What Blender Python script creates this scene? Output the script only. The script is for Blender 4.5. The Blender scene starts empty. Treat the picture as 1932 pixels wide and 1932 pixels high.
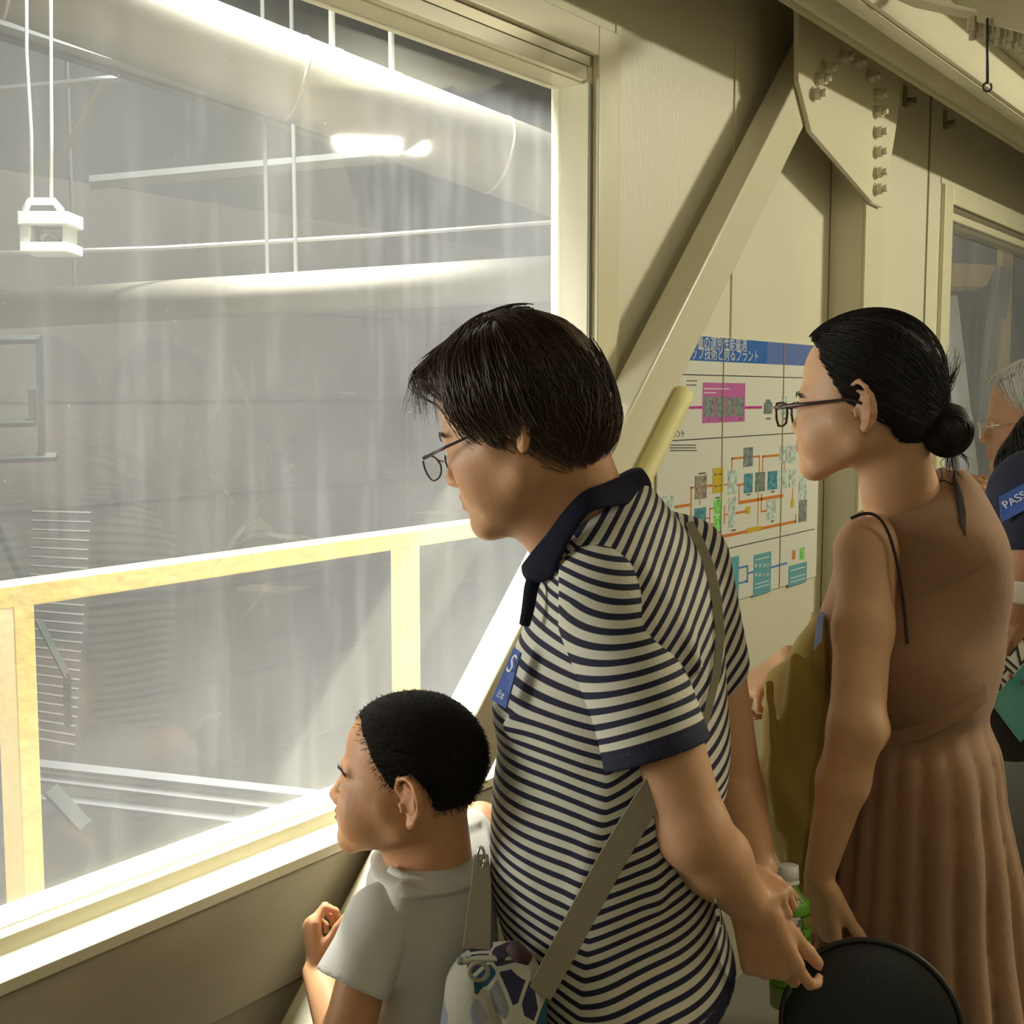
import bpy, math, random
import numpy as np
from mathutils import Vector, Matrix

random.seed(7); RNG = np.random.default_rng(7)
C = bpy.context.scene.collection

# ------------------------------------------------------------------ camera
TH = math.radians(36.2); PT = math.radians(5.5); FPX = 2300.0; CAMZ = 1.45
ct, st, cp, sp = math.cos(TH), math.sin(TH), math.cos(PT), math.sin(PT)
F = np.array([-st*cp, ct*cp, -sp]); R = np.array([ct, st, 0.0]); U = np.array([-st*sp, ct*sp, cp])
cam_d = bpy.data.cameras.new('camera'); cam = bpy.data.objects.new('camera', cam_d); C.objects.link(cam)
cam_d.sensor_width = 36.0; cam_d.lens = 36.0*FPX/1932.0; cam_d.clip_start = 0.05; cam_d.clip_end = 100
cam.location = (0, 0, CAMZ); cam.rotation_euler = (math.pi/2-PT, 0, TH)
bpy.context.scene.camera = cam

# ------------------------------------------------------------------ world, lights, exposure
sc = bpy.context.scene
sc.view_settings.view_transform = 'Standard'; sc.view_settings.look = 'None'
sc.view_settings.gamma = 1.0; sc.view_settings.use_curve_mapping = False
sc.view_settings.exposure = 0.0
w = bpy.data.worlds.new('world'); sc.world = w; w.use_nodes = True
w.node_tree.nodes['Background'].inputs[0].default_value = (0.75, 0.8, 0.85, 1)
w.node_tree.nodes['Background'].inputs[1].default_value = 0.05

def area(name, loc, target, sx, sy, power, col):
    l = bpy.data.lights.new(name, 'AREA'); l.shape = 'RECTANGLE'; l.size = sx; l.size_y = sy
    l.energy = power; l.color = col
    o = bpy.data.objects.new(name, l); C.objects.link(o); o.location = loc
    o.rotation_euler = (Vector(target)-Vector(loc)).to_track_quat('-Z', 'Y').to_euler()
    return o
WARM = (0.98, 0.945, 0.75)
# fluorescent tubes of the corridor ceiling
area('corridor_tube_far', (1.2, 4.2, 2.58), (-1.1, 2.2, 1.5), 0.5, 0.05, 62, WARM)
area('corridor_tube_mid', (0.75, 1.9, 2.66), (0.3, 1.9, 0.0), 0.16, 1.2, 6, WARM)
area('corridor_tube_near', (0.75, -0.9, 2.6), (-.6, 1.4, 1.2), 0.16, 1.2, 7, WARM)
# lamps of the hall outside the window, then an added fill for the faces
l = area('hall_lamp_window', (-1.93, 1.9, 4.7), (-1.62, 1.6, 0.8), 0.3, 2.2, 520, (1.0, 0.98, 0.93)); l.data.spread = math.radians(56)
l = area('hall_lamp_duct', (-3.75, 3.5, 5.5), (-3.6, 3.4, 0.0), 0.5, 3.4, 400, (1.0, 0.98, 0.94)); l.data.spread = math.radians(46)
area('hall_lamp_wall', (-6.0, 5.0, 5.4), (-7.5, 5.0, 0.0), 2.0, 5.0, 210, (1.0, 0.99, 0.95))
l = area('hall_face_fill', (-4.0, -1.3, 1.3), (-1.0, 1.4, 1.1), 1.6, 1.6, 30, (1.0, 0.98, 0.93)); l.data.spread = math.radians(80)  # added fill, out of view, brightens the faces from the window side

# ------------------------------------------------------------------ helpers
def ray(px, py):
    return F + (px-966)/FPX*R + (966-py)/FPX*U
CAM = np.array([0, 0, CAMZ])
def W(px, py, d): return CAM + d*ray(px, py)                 # measured pixel + distance -> place in the room
def on_x(px, py, X): r = ray(px, py); return CAM + r*(X/r[0])
def Q(px, py, d):                                            # the same in the people's frame (right, forward, up)
    a = (px-966)/FPX; b = (966-py)/FPX
    return np.array([d*a, d*(cp+b*sp), CAMZ+d*(-sp+b*cp)])

def link(o, parent=None):
    C.objects.link(o)
    if parent is not None: o.parent = parent
    return o
def tag(o, label=None, cat=None, group=None, kind=None):
    if label: o['label'] = label
    if cat: o['category'] = cat
    if group: o['group'] = group
    if kind: o['kind'] = kind
    return o
def thing(name, label, cat, loc=(0, 0, 0), rz=0.0, group=None):
    o = bpy.data.objects.new(name, None); C.objects.link(o); o.location = loc; o.rotation_euler = (0, 0, rz)
    o.empty_display_size = 0.1
    return tag(o, label, cat, group)

class MB:
    def __init__(s): s.v = []; s.f = []; s.m = []
    def add(s, v, f, mi=0):
        n = len(s.v); s.v += [tuple(map(float, p)) for p in v]; s.f += [tuple(i+n for i in q) for q in f]; s.m += [mi]*len(f)
    def box(s, lo, hi, mi=0):
        x0, y0, z0 = lo; x1, y1, z1 = hi
        s.add([(x0,y0,z0),(x1,y0,z0),(x1,y1,z0),(x0,y1,z0),(x0,y0,z1),(x1,y0,z1),(x1,y1,z1),(x0,y1,z1)],
              [(0,3,2,1),(4,5,6,7),(0,1,5,4),(1,2,6,5),(2,3,7,6),(3,0,4,7)], mi)
    def tube(s, pts, r, n=12, mi=0, cap=True, up=None):
        pts = [np.array(p, float) for p in pts]; rr = r if hasattr(r, '__len__') else [r]*len(pts)
        V = []; prev = None
        for i, p in enumerate(pts):
            t = pts[min(i+1, len(pts)-1)]-pts[max(i-1, 0)]; t /= np.linalg.norm(t)+1e-12
            if prev is None:
                a = np.array([0, 0, 1.0]) if abs(t[2]) < .9 else np.array([1.0, 0, 0])
                if up is not None: a = np.array(up, float)
                e = a-np.dot(a, t)*t
            else: e = prev-np.dot(prev, t)*t
            e /= np.linalg.norm(e)+1e-12; prev = e; g = np.cross(t, e)
            for k in range(n):
                q = 2*math.pi*k/n; V.append(p+rr[i]*(math.cos(q)*e+math.sin(q)*g))
        Fc = [(i*n+k, i*n+(k+1) % n, (i+1)*n+(k+1) % n, (i+1)*n+k) for i in range(len(pts)-1) for k in range(n)]
        if cap: Fc += [tuple(range(n))[::-1], tuple((len(pts)-1)*n+k for k in range(n))]
        s.add(V, Fc, mi)
    def prism(s, poly, d, mi=0):          # closed polygon (3d points) pushed along d
        n = len(poly); d = np.array(d, float); P = [np.array(p, float) for p in poly]
        s.add(P+[p+d for p in P], [tuple(range(n))[::-1], tuple(range(n, 2*n))]+[(i, (i+1) % n, n+(i+1) % n, n+i) for i in range(n)], mi)
    def ribbon(s, pts, wv, th, mi=0):     # flat band: centre points, half-width vectors, normals*thickness
        V = []
        for p, a, b in zip(pts, wv, th):
            p = np.array(p); a = np.array(a); b = np.array(b); V += [p-a-b, p+a-b, p+a+b, p-a+b]
        n = len(pts); Fc = [(i*4+k, i*4+(k+1) % 4, i*4+4+(k+1) % 4, i*4+4+k) for i in range(n-1) for k in range(4)]
        s.add(V, Fc+[(3,2,1,0), tuple(n*4-4+k for k in range(4))], mi)
    def build(s, name, mats, parent=None, bevel=0, smooth=False, seg=2):
        me = bpy.data.meshes.new(name); me.from_pydata(s.v, [], s.f)
        if not isinstance(mats, (list, tuple)): mats = [mats]
        for m in mats: me.materials.append(m)
        me.polygons.foreach_set('material_index', s.m)
        if smooth: me.polygons.foreach_set('use_smooth', [True]*len(s.f))
        import bmesh
        bm = bmesh.new(); bm.from_mesh(me); bmesh.ops.recalc_face_normals(bm, faces=bm.faces); bm.to_mesh(me); bm.free()
        me.update(); o = link(bpy.data.objects.new(name, me), parent)
        if bevel:
            b = o.modifiers.new('bevel', 'BEVEL'); b.width = bevel; b.segments = seg; b.limit_method = 'ANGLE'; b.angle_limit = 0.6
            b.harden_normals = True; me.polygons.foreach_set('use_smooth', [True]*len(me.polygons))
        return o

# ------------------------------------------------------------------ materials
def mat(name, col, rough=0.5, metal=0.0, spec=0.5, bump=0.0, bscale=60.0, var=0.0, vscale=6.0, sub=0.0, col2=None, stretch=None, attr=None, sheen=0.0, ior=None):
    m = bpy.data.materials.new(name); m.use_nodes = True; nt = m.node_tree; p = nt.nodes['Principled BSDF']
    p.inputs['Base Color'].default_value = (*col, 1); p.inputs['Roughness'].default_value = rough
    p.inputs['Metallic'].default_value = metal; p.inputs['Specular IOR Level'].default_value = spec
    tc = nt.nodes.new('ShaderNodeTexCoord'); mp = nt.nodes.new('ShaderNodeMapping'); nt.links.new(tc.outputs['Object'], mp.inputs[0])
    if stretch: mp.inputs['Scale'].default_value = stretch
    src = None
    if attr:
        a = nt.nodes.new('ShaderNodeAttribute'); a.attribute_name = attr; src = a.outputs['Color']
    if var > 0:
        n = nt.nodes.new('ShaderNodeTexNoise'); n.inputs['Scale'].default_value = vscale; n.inputs['Detail'].default_value = 5
        nt.links.new(mp.outputs[0], n.inputs['Vector'])
        rmp = nt.nodes.new('ShaderNodeMapRange'); rmp.inputs[1].default_value = .3; rmp.inputs[2].default_value = .7
        rmp.inputs[3].default_value = 0; rmp.inputs[4].default_value = var; nt.links.new(n.outputs[0], rmp.inputs[0])
        mx = nt.nodes.new('ShaderNodeMix'); mx.data_type = 'RGBA'
        nt.links.new(rmp.outputs[0], mx.inputs[0])
        if src: nt.links.new(src, mx.inputs[6])
        else: mx.inputs[6].default_value = (*col, 1)
        c2 = col2 or tuple(c*.6 for c in col); mx.inputs[7].default_value = (*c2, 1)
        src = mx.outputs[2]
    if src: nt.links.new(src, p.inputs['Base Color'])
    if bump > 0:
        n2 = nt.nodes.new('ShaderNodeTexNoise'); n2.inputs['Scale'].default_value = bscale; n2.inputs['Detail'].default_value = 4
        nt.links.new(mp.outputs[0], n2.inputs['Vector'])
        b = nt.nodes.new('ShaderNodeBump'); b.inputs['Strength'].default_value = bump; b.inputs['Distance'].default_value = 0.002
        nt.links.new(n2.outputs[0], b.inputs['Height']); nt.links.new(b.outputs[0], p.inputs['Normal'])
    if sub > 0:
        p.inputs['Subsurface Weight'].default_value = sub; p.inputs['Subsurface Radius'].default_value = (.012, .005, .003); p.inputs['Subsurface Scale'].default_value = 1.0
    if sheen > 0: p.inputs['Sheen Weight'].default_value = sheen
    return m
CREAM = (0.70, 0.63, 0.43)
M = dict(
    wall=mat('cream_panel', (0.70, 0.655, 0.50), 0.42, bump=.25, bscale=180, var=.12, vscale=2.2, stretch=(1, 1, .25)),
    steel=mat('cream_gloss_steel', (0.70, 0.65, 0.48), 0.24, bump=.12, bscale=22, var=.10, vscale=5),
    frame=mat('cream_frame', (0.73, 0.68, 0.48), 0.28, bump=.08, bscale=30, var=.1, vscale=8),
    alu=mat('grey_seal', (0.28, 0.29, 0.26), 0.4, metal=.4),
    track=mat('bronze_track', (0.33, 0.29, 0.20), 0.35, metal=.4),
    lowwall_shaded=mat('lower_panel_shaded', (0.44, 0.385, 0.27), 0.5, bump=.5, bscale=40, var=.35, vscale=5, stretch=(1, .5, 2)),  # wall cream darkened: shade below the sill is put into the colour
    floor=mat('grey_floor', (0.22, 0.21, 0.17), 0.5, var=.3, vscale=3),
    ceil=mat('ceiling_cream', (0.62, 0.58, 0.42), 0.6, bump=.2, bscale=30, var=.1),
    yellow=mat('yellow_paint', (0.80, 0.57, 0.16), 0.4, bump=.8, bscale=35, var=.35, vscale=12, col2=(0.74, 0.60, 0.27)),
    hallwall=mat('hall_wall', (0.30, 0.28, 0.255), 0.8, bump=.2, bscale=6, var=.3, vscale=.6),
    hallroof=mat('hall_roof', (0.16, 0.165, 0.16), 0.8, var=.3, vscale=.8),
    hallfloor=mat('hall_floor', (0.25, 0.24, 0.23), 0.8, var=.4, vscale=.8),
    duct=mat('duct_paint', (0.27, 0.25, 0.20), 0.55, bump=.2, bscale=8, var=.15, vscale=2),
    dark=mat('dark_green_steel', (0.02, 0.032, 0.025), 0.6),
    greysteel=mat('grey_steel', (0.34, 0.35, 0.33), 0.5, var=.2),
    whitep=mat('white_plastic', (0.80, 0.80, 0.77), 0.4),
    chrome=mat('chrome', (0.75, 0.73, 0.68), 0.18, metal=1.0),
    black=mat('black_iron', (0.02, 0.02, 0.018), 0.5),
)
def glass_mat(name, haze, streak, seed):
    m = bpy.data.materials.new(name); m.use_nodes = True; nt = m.node_tree; nt.nodes.clear(); N = nt.nodes.new; L = nt.links.new
    out = N('ShaderNodeOutputMaterial'); tc = N('ShaderNodeTexCoord')
    tr = N('ShaderNodeBsdfTransparent'); tr.inputs[0].default_value = (.93, .95, .94, 1)
    gl = N('ShaderNodeBsdfGlossy'); gl.inputs['Roughness'].default_value = .03
    lw = N('ShaderNodeLayerWeight'); lw.inputs[0].default_value = .5
    pw = N('ShaderNodeMath'); pw.operation = 'POWER'; pw.inputs[1].default_value = 5.0; L(lw.outputs['Facing'], pw.inputs[0])
    fr = N('ShaderNodeMapRange'); fr.inputs[3].default_value = .035; fr.inputs[4].default_value = .9; L(pw.outputs[0], fr.inputs[0])
    m1 = N('ShaderNodeMixShader'); L(fr.outputs[0], m1.inputs[0]); L(tr.outputs[0], m1.inputs[1]); L(gl.outputs[0], m1.inputs[2])
    df = N('ShaderNodeBsdfDiffuse'); df.inputs[0].default_value = (.9, .9, .88, 1)
    tl = N('ShaderNodeBsdfTranslucent'); tl.inputs[0].default_value = (.9, .9, .88, 1)
    m2 = N('ShaderNodeMixShader'); m2.inputs[0].default_value = .75; L(df.outputs[0], m2.inputs[1]); L(tl.outputs[0], m2.inputs[2])
    # wiping streaks: noise stretched along a tilted direction
    mp = N('ShaderNodeMapping'); mp.inputs['Rotation'].default_value = (math.radians(14), 0, 0); mp.inputs['Scale'].default_value = (1, 9, .9); mp.inputs['Location'].default_value = (0, seed, 0)
    L(tc.outputs['Object'], mp.inputs[0]); n1 = N('ShaderNodeTexNoise'); n1.inputs['Scale'].default_value = 2.2; n1.inputs['Detail'].default_value = 7; n1.inputs['Roughness'].default_value = .62; L(mp.outputs[0], n1.inputs['Vector'])
    r1 = N('ShaderNodeMapRange'); r1.inputs[1].default_value = .5; r1.inputs[2].default_value = .8; r1.inputs[3].default_value = 0; r1.inputs[4].default_value = streak; L(n1.outputs[0], r1.inputs[0])
    mp2 = N('ShaderNodeMapping'); mp2.inputs['Rotation'].default_value = (math.radians(-22), 0, 0); mp2.inputs['Scale'].default_value = (1, 16, 1.2); L(tc.outputs['Object'], mp2.inputs[0])
    n2 = N('ShaderNodeTexNoise'); n2.inputs['Scale'].default_value = 1.7; n2.inputs['Detail'].default_value = 4; L(mp2.outputs[0], n2.inputs['Vector'])
    r2 = N('ShaderNodeMapRange'); r2.inputs[1].default_value = .58; r2.inputs[2].default_value = .8; r2.inputs[3].default_value = 0; r2.inputs[4].default_value = streak*.8; L(n2.outputs[0], r2.inputs[0])
    n3 = N('ShaderNodeTexNoise'); n3.inputs['Scale'].default_value = 2.0; n3.inputs['Detail'].default_value = 3; L(tc.outputs['Object'], n3.inputs['Vector'])
    r3 = N('ShaderNodeMapRange'); r3.inputs[1].default_value = .3; r3.inputs[2].default_value = .75; r3.inputs[3].default_value = haze*.55; r3.inputs[4].default_value = haze*1.3; L(n3.outputs[0], r3.inputs[0])
    vo = N('ShaderNodeTexNoise'); vo.inputs['Scale'].default_value = 260; L(tc.outputs['Object'], vo.inputs['Vector'])
    r4 = N('ShaderNodeMapRange'); r4.inputs[1].default_value = .74; r4.inputs[2].default_value = .80; r4.inputs[3].default_value = 0; r4.inputs[4].default_value = .35; L(vo.outputs[0], r4.inputs[0])
    # more dust towards the sill
    sx = N('ShaderNodeSeparateXYZ'); L(tc.outputs['Object'], sx.inputs[0])
    r5 = N('ShaderNodeMapRange'); r5.inputs[1].default_value = .82; r5.inputs[2].default_value = 1.15; r5.inputs[3].default_value = haze*.9; r5.inputs[4].default_value = 0; L(sx.outputs[2], r5.inputs[0])
    s = None
    for r in (r1, r2, r3, r4, r5):
        if s is None: s = r.outputs[0]; continue
        a = N('ShaderNodeMath'); a.operation = 'ADD'; L(s, a.inputs[0]); L(r.outputs[0], a.inputs[1]); s = a.outputs[0]
    a.use_clamp = True
    m3 = N('ShaderNodeMixShader'); L(s, m3.inputs[0]); L(m1.outputs[0], m3.inputs[1]); L(m2.outputs[0], m3.inputs[2]); L(m3.outputs[0], out.inputs[0])
    return m
M['glass'] = glass_mat('dusty_window_glass', .055, .035, 3.0)
M['glass2'] = glass_mat('far_window_glass', .16, .08, 9.0)

# ------------------------------------------------------------------ the corridor
XW = -1.27; XG = -1.335
Y1a, Y1b, Z1a, Z1b = -0.5, 1.978, 0.823, 2.03        # opening of the near window
Y2a, Y2b = 4.20, 6.2                                  # opening of the far window
def struct(name, mb, m, bevel=0):
    return tag(mb.build(name, m, bevel=bevel), kind='structure')
b = MB(); b.box((XW-.09, -2.6, Z1b+.04), (XW, 8.5, 2.8)); b.box((XW-.09, -2.6, 0), (XW, Y1a, Z1b+.04)); b.box((XW-.09, Y1b+.04, Z1a-.05), (XW, Y2a-.04, Z1b+.04)); b.box((XW-.09, Y2b, Z1a-.05), (XW, 8.5, Z1b+.04))
struct('wall_window', b, M['wall'])
b = MB(); b.box((XW-.09, Y1a, 0), (XW, 8.5, Z1a-.05)); struct('wall_lower', b, M['lowwall_shaded'])
b = MB(); b.box((1.3, -2.6, 0), (1.4, 8.5, 2.8)); struct('wall_right', b, M['wall'])
b = MB(); b.box((XW, 8.4, 0), (1.3, 8.5, 2.8)); struct('wall_far', b, M['wall'])
b = MB(); b.box((XW, -2.6, 0), (1.3, -2.5, 2.8)); struct('wall_near', b, M['wall'])
b = MB(); b.box((XW-.09, -2.6, -.1), (1.4, 8.5, 0)); struct('floor', b, M['floor'])
b = MB(); b.box((XW-.09, -2.6, 2.8), (1.4, 8.5, 2.9)); struct('ceiling', b, M['ceil'])
# seams between wall panels
for i, px in enumerate((1384, 1752)):
    p = on_x(px, 300, XW); b = MB(); b.box((XW-.001, p[1]-.004, .0), (XW+.004, p[1]+.004, 2.8))
    struct('trim_%d' % (i+1), b, M['frame'] if i == 0 else M['track'])
# ledge low on the wall under the window
b = MB(); b.box((XW, -.5, .60), (XW+.012, 2.2, .765)); struct('trim_3', b, M['lowwall_shaded'], .004)

def window(n, ya, yb, za, zb, glass):
    root = bpy.data.objects.new('window_%d' % n, None); C.objects.link(root); root['kind'] = 'structure'
    # glass pane
    b = MB(); b.box((XG-.003, ya, za), (XG+.003, yb, zb)); b.build('pane', glass, root)
    # reveal: jambs and head
    b = MB(); b.box((XG-.02, yb, za-.02), (XW, yb+.04, zb+.04)); b.box((XG-.02, ya-.04, za-.02), (XW, ya, zb+.04)); b.box((XG-.02, ya, zb), (XW-.012, yb, zb+.04))
    b.build('window_jamb', M['frame'], root, .002)
    b = MB(); b.box((XW-.003, yb+.002, za), (XW+.002, yb+.010, zb)); b.build('window_seal', M['alu'], root)
    # casing around the opening, standing proud of the wall
    b = MB(); b.box((XW, yb+.012, za-.03), (XW+.016, yb+.085, zb+.105)); b.build('window_frame', M['frame'], root, .003)
    b = MB(); b.box((XW, yb+.085, za-.03), (XW+.008, yb+.105, zb+.125)); b.build('window_frame', M['frame'], root, .002)
    b = MB(); b.box((XW, ya-.09, za-.03), (XW+.016, ya-.002, zb+.105)); b.build('window_frame', M['frame'], root, .003)
    b = MB(); b.box((XW-.012, ya, zb+.002), (XW+.004, yb-.012, zb+.028)); b.build('window_track', M['frame'], root, .002)
    b = MB(); b.box((XW-.004, ya, zb+.030), (XW+.002, yb+.01, zb+.048)); b.build('window_track', M['track'], root)
    b = MB(); b.box((XW, ya, zb+.05), (XW+.016, yb+.012, zb+.105)); b.build('window_frame', M['frame'], root, .003)
    b = MB(); b.box((XW, ya-.1, zb+.105), (XW+.006, yb+.085, zb+.125)); b.build('window_frame', M['frame'], root, .002)
    # sill: stepped profile extruded along the wall
    prof = [(XG-.03, za-.05), (XG-.03, za), (XG+.028, za), (XG+.028, za-.006), (XG+.032, za-.006), (XG+.032, za), (XG+.05, za-.002), (XG+.052, za-.022), (XG+.066, za-.030), (XG+.098, za-.030), (XG+.098, za-.046), (XW, za-.05)]
    b = MB(); b.prism([(x, ya, z) for x, z in prof], (0, yb+.01-ya, 0)); b.build('window_sill', M['frame'], root, .0015)
    return root
W1 = window(1, Y1a, Y1b, Z1a, Z1b, M['glass'])
W2 = window(2, Y2a, Y2b, Z1a, Z1b, M['glass2'])
# ------------------------------------------------------------------ steel truss standing before the wall
XP = -1.17
truss = thing('steel_truss', 'cream painted steel truss with diagonal brace, post and bolted gusset plate', 'truss', (XP-.03, 3.08, 0))
def loc(root, pts):
    mw = Matrix.LocRotScale(root.location, root.rotation_euler, None).inverted()
    return [np.array(mw @ Vector(p)) for p in pts]
def seat(o):   # keeps world coordinates of a mesh built in place once it hangs under its thing
    r = o.parent
    while r.parent is not None: r = r.parent
    o.matrix_parent_inverse = Matrix.LocRotScale(r.location, r.rotation_euler, None).inverted()
    return o
# brace: front face between ridge line and right edge, fitted on the plane x = XP
tl = on_x(1502+.506*154, 0, XP); bl = on_x(1502-.506*(2150-154), 2150, XP)
dirb = (bl-tl)/np.linalg.norm(bl-tl); nrm = np.cross(dirb, [1, 0, 0]); nrm = nrm/np.linalg.norm(nrm)
if nrm[1] < 0: nrm = -nrm
t0 = tl-dirb*.05; b0 = bl+dirb*max(.1, (bl[2]-.08)/-dirb[2])
BW, BD = .101, .066
b = MB(); b.prism([t0, t0+nrm*BW, b0+nrm*BW, b0], (-BD, 0, 0)); seat(b.build('diagonal_brace', M['steel'], truss, .006, seg=3))
BR_A, BR_D, BR_N = t0, dirb, nrm
# post
pL = on_x(1632, 500, XP)[1]; pR = on_x(1660, 500, XP)[1]
b = MB(); b.box((XW+.002, pL, .002), (XP-.008, pL+.02, 2.6)); b.box((XP-.008, pL, .002), (XP, pR+.03, 2.6)); b.box((XP-.055, pL+.02, .002), (XP-.045, pR+.03, 2.6)); seat(b.build('post', M['steel'], truss, .002))
# gusset plate
gp = [(1507, -60), (1507, 152), (1531, 248), (1648, 384), (1666, 392), (1690, 250), (1701, 165), (1730, -60)]
XPL = XP+.014
P = [on_x(x, y, XPL) for x, y in gp]
b = MB(); b.prism(P, (-.013, 0, 0)); seat(b.build('gusset_plate', M['steel'], truss, .002))
bolts = [(1665, y) for y in (180, 212, 250, 287, 326, 357)]+[(1652, 146), (1548, 178), (1556, 150), (1568, 130), (1600, 110), (1625, 118)]
def bolt_mb(p):
    b = MB()
    def hexa(x0, x1, r, n=6, ph=0.3):
        V = [(x, p[1]+r*math.cos(ph+k*2*math.pi/n), p[2]+r*math.sin(ph+k*2*math.pi/n)) for x in (x0, x1) for k in range(n)]
        b.add(V, [tuple(range(n))[::-1], tuple(range(n, 2*n))]+[(k, (k+1) % n, n+(k+1) % n, n+k) for k in range(n)])
    hexa(XPL, XPL+.004, .018, 20); hexa(XPL+.004, XPL+.020, .0155); hexa(XPL+.020, XPL+.032, .009, 12)
    return b
for i, (x, y) in enumerate(bolts):
    p = on_x(x-13, y, XPL)
    o = seat(bolt_mb(p).build('bolt', M['steel'], truss, .0012))
# padded yellow tube cover on the brace edge
b = MB()
a0 = on_x(1285, 742, XP+.012); a1 = on_x(1285-.50*330, 742+330, XP+.012)
pts = [a0+(a1-a0)*t for t in np.linspace(0, 1, 12)]
pts = [pts[0]-(a1-a0)*.012]+pts
b.tube([p+np.array([0, .012, 0]) for p in pts], [.012]+[.021]*12, 16)
o = b.build('foam_edge_guard', mat('pale_yellow_foam', (.78, .70, .33), .6, bump=.2), smooth=True)
tag(o, 'pale yellow foam edge guard tube along the diagonal brace', 'edge guard')

# ------------------------------------------------------------------ overhead beam, conveyor bracket, hook
XB = -1.04; ZB = 2.22
beam = thing('overhead_beam', 'long cream channel beam running along the corridor above the truss', 'beam', (XB+.1, 3, ZB))
prof = [(-1.045, 2.222), (-1.045, 2.235), (-1.02, 2.24), (-1.0, 2.26), (-.945, 2.26), (-.935, 2.24), (-.93, 2.222), (-.90, 2.222), (-.893, 2.235), (-.893, 2.36), (-.9, 2.40), (-1.03, 2.40)]
b = MB(); b.prism([(x, -.5, z) for x, z in prof][::-1], (0, 8.6, 0)); seat(b.build('channel', M['steel'], beam, .002))
b = MB(); b.box((-.93, -.5, 2.222-.004), (-.912, 8.1, 2.222)); seat(b.build('lip', M['frame'], beam, .001))
b = MB(); b.box((-.99, -.5, 2.40), (-.96, 8.1, 2.8)); seat(b.build('web', M['steel'], beam))
b = MB(); b.box((-.893, -.5, 2.33), (-.70, 8.1, 2.345)); b.box((-.70, -.5, 2.33), (-.69, 8.1, 2.40)); seat(b.build('cable_tray', M['ceil'], beam, .002))
# bracket with a row of bolts, upper right
br = thing('roof_bracket', 'dull brown steel bracket with a row of bolts at the upper right', 'bracket', tuple(W(1900, 60, 2.3)))
def wq(px, py, d): return W(px, py, d)
mbr = mat('brown_grey_paint', (.42, .36, .24), .4)
b = MB(); b.prism([wq(1842, -30, 2.3), wq(1842, 42, 2.3), wq(2010, 78, 2.2), wq(2010, -30, 2.2)], (.06, .08, 0)); seat(b.build('plate', mbr, br, .002))
b = MB(); b.prism([wq(1620, -30, 2.45), wq(1725, 14, 2.42), wq(1842, 40, 2.32), wq(2010, 84, 2.2), wq(2010, 70, 2.2), wq(1842, 26, 2.32), wq(1735, 0, 2.42), wq(1700, -30, 2.45)], (.05, .07, 0)); seat(b.build('flange', M['steel'], br, .001))
for i in range(7):
    x = 1836+i*24; p0 = wq(x, 44+i*6.5, 2.33); p1 = p0+np.array([0, 0, -.016]); p2 = p0+np.array([0, 0, -.030])
    b = MB(); b.tube([p0+np.array([0, 0, .01]), p1], .0115, 6); b.tube([p1, p2], .0075, 10); seat(b.build('bolt', mbr, br))
hk = MB(); a = wq(1863, 35, 2.28); e = wq(1863, 158, 2.28)
hk.tube([a, e], .0028, 8)
ring = [e+np.array([0, 0, -.006])+.008*(math.cos(t)*R+math.sin(t)*np.array([0, 0, 1])) for t in np.linspace(math.pi/2, math.pi*2.3, 16)]
hk.tube(ring, .0022, 8)
o = hk.build('hanging_hook', M['black'], smooth=True); tag(o, 'thin black rod with small open hook hanging from bracket', 'hook')
for i, (x, y) in enumerate(((1708, 185), (1783, 228))):
    p = on_x(x, y, XW+.001); b = MB(); b.box((XW, p[1]-.02, p[2]-.028), (XW+.006, p[1]+.008, p[2]+.034))
    b.tube([(XW+.004, p[1]+.012, p[2]-.01), (XW+.03, p[1]+.012, p[2]-.01)], .012, 6)
    o = b.build('wall_clip', M['track'], bevel=.001)
    tag(o, ['small dark bolted clip on the wall just right of gusset plate', 'small dark bolted clip on the wall over the panel seam, nearer the far window'][i], 'clip')

# ------------------------------------------------------------------ the hall beyond the glass
hx = -8.2
b = MB(); b.box((hx-.1, -6, -4), (hx, 16, 3.05)); hw = struct('wall_hall', b, M['hallwall'])
b = MB(); b.box((hx, -6, -4.1), (XW-.2, 16, -4)); struct('floor_hall', b, M['hallfloor'])
b = MB()
for k in range(44):
    y = -6+k*.5; b.box((hx-.1, y, 5.6), (XW-.1, y+.38, 5.66)); b.box((hx-.1, y+.38, 5.64), (XW-.1, y+.5, 5.7))
struct('ceiling_hall', b, M['hallroof'])
b = MB(); b.box((hx-.1, -6, 3.05), (hx-.02, 16, 5.7)); struct('wall_hall_upper', b, M['hallroof'])
b = MB(); b.box((hx, 15.9, -4), (XW, 16, 5.6)); b.box((hx, -6.1, -4), (XW, -6, 5.6)); struct('wall_hall_ends', b, M['hallwall'])
b = MB()
for z in (2.2, 1.4, .6, -.2, -1.0, -1.8, -2.6): b.box((hx, -6, z), (hx+.02, 16, z+.035))
for y in np.arange(-5, 15, 2.4): b.box((hx, y, -4), (hx+.015, y+.03, 3.05))
struct('trim_hall', b, mat('hall_seam', (.25, .24, .22), .8))
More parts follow.
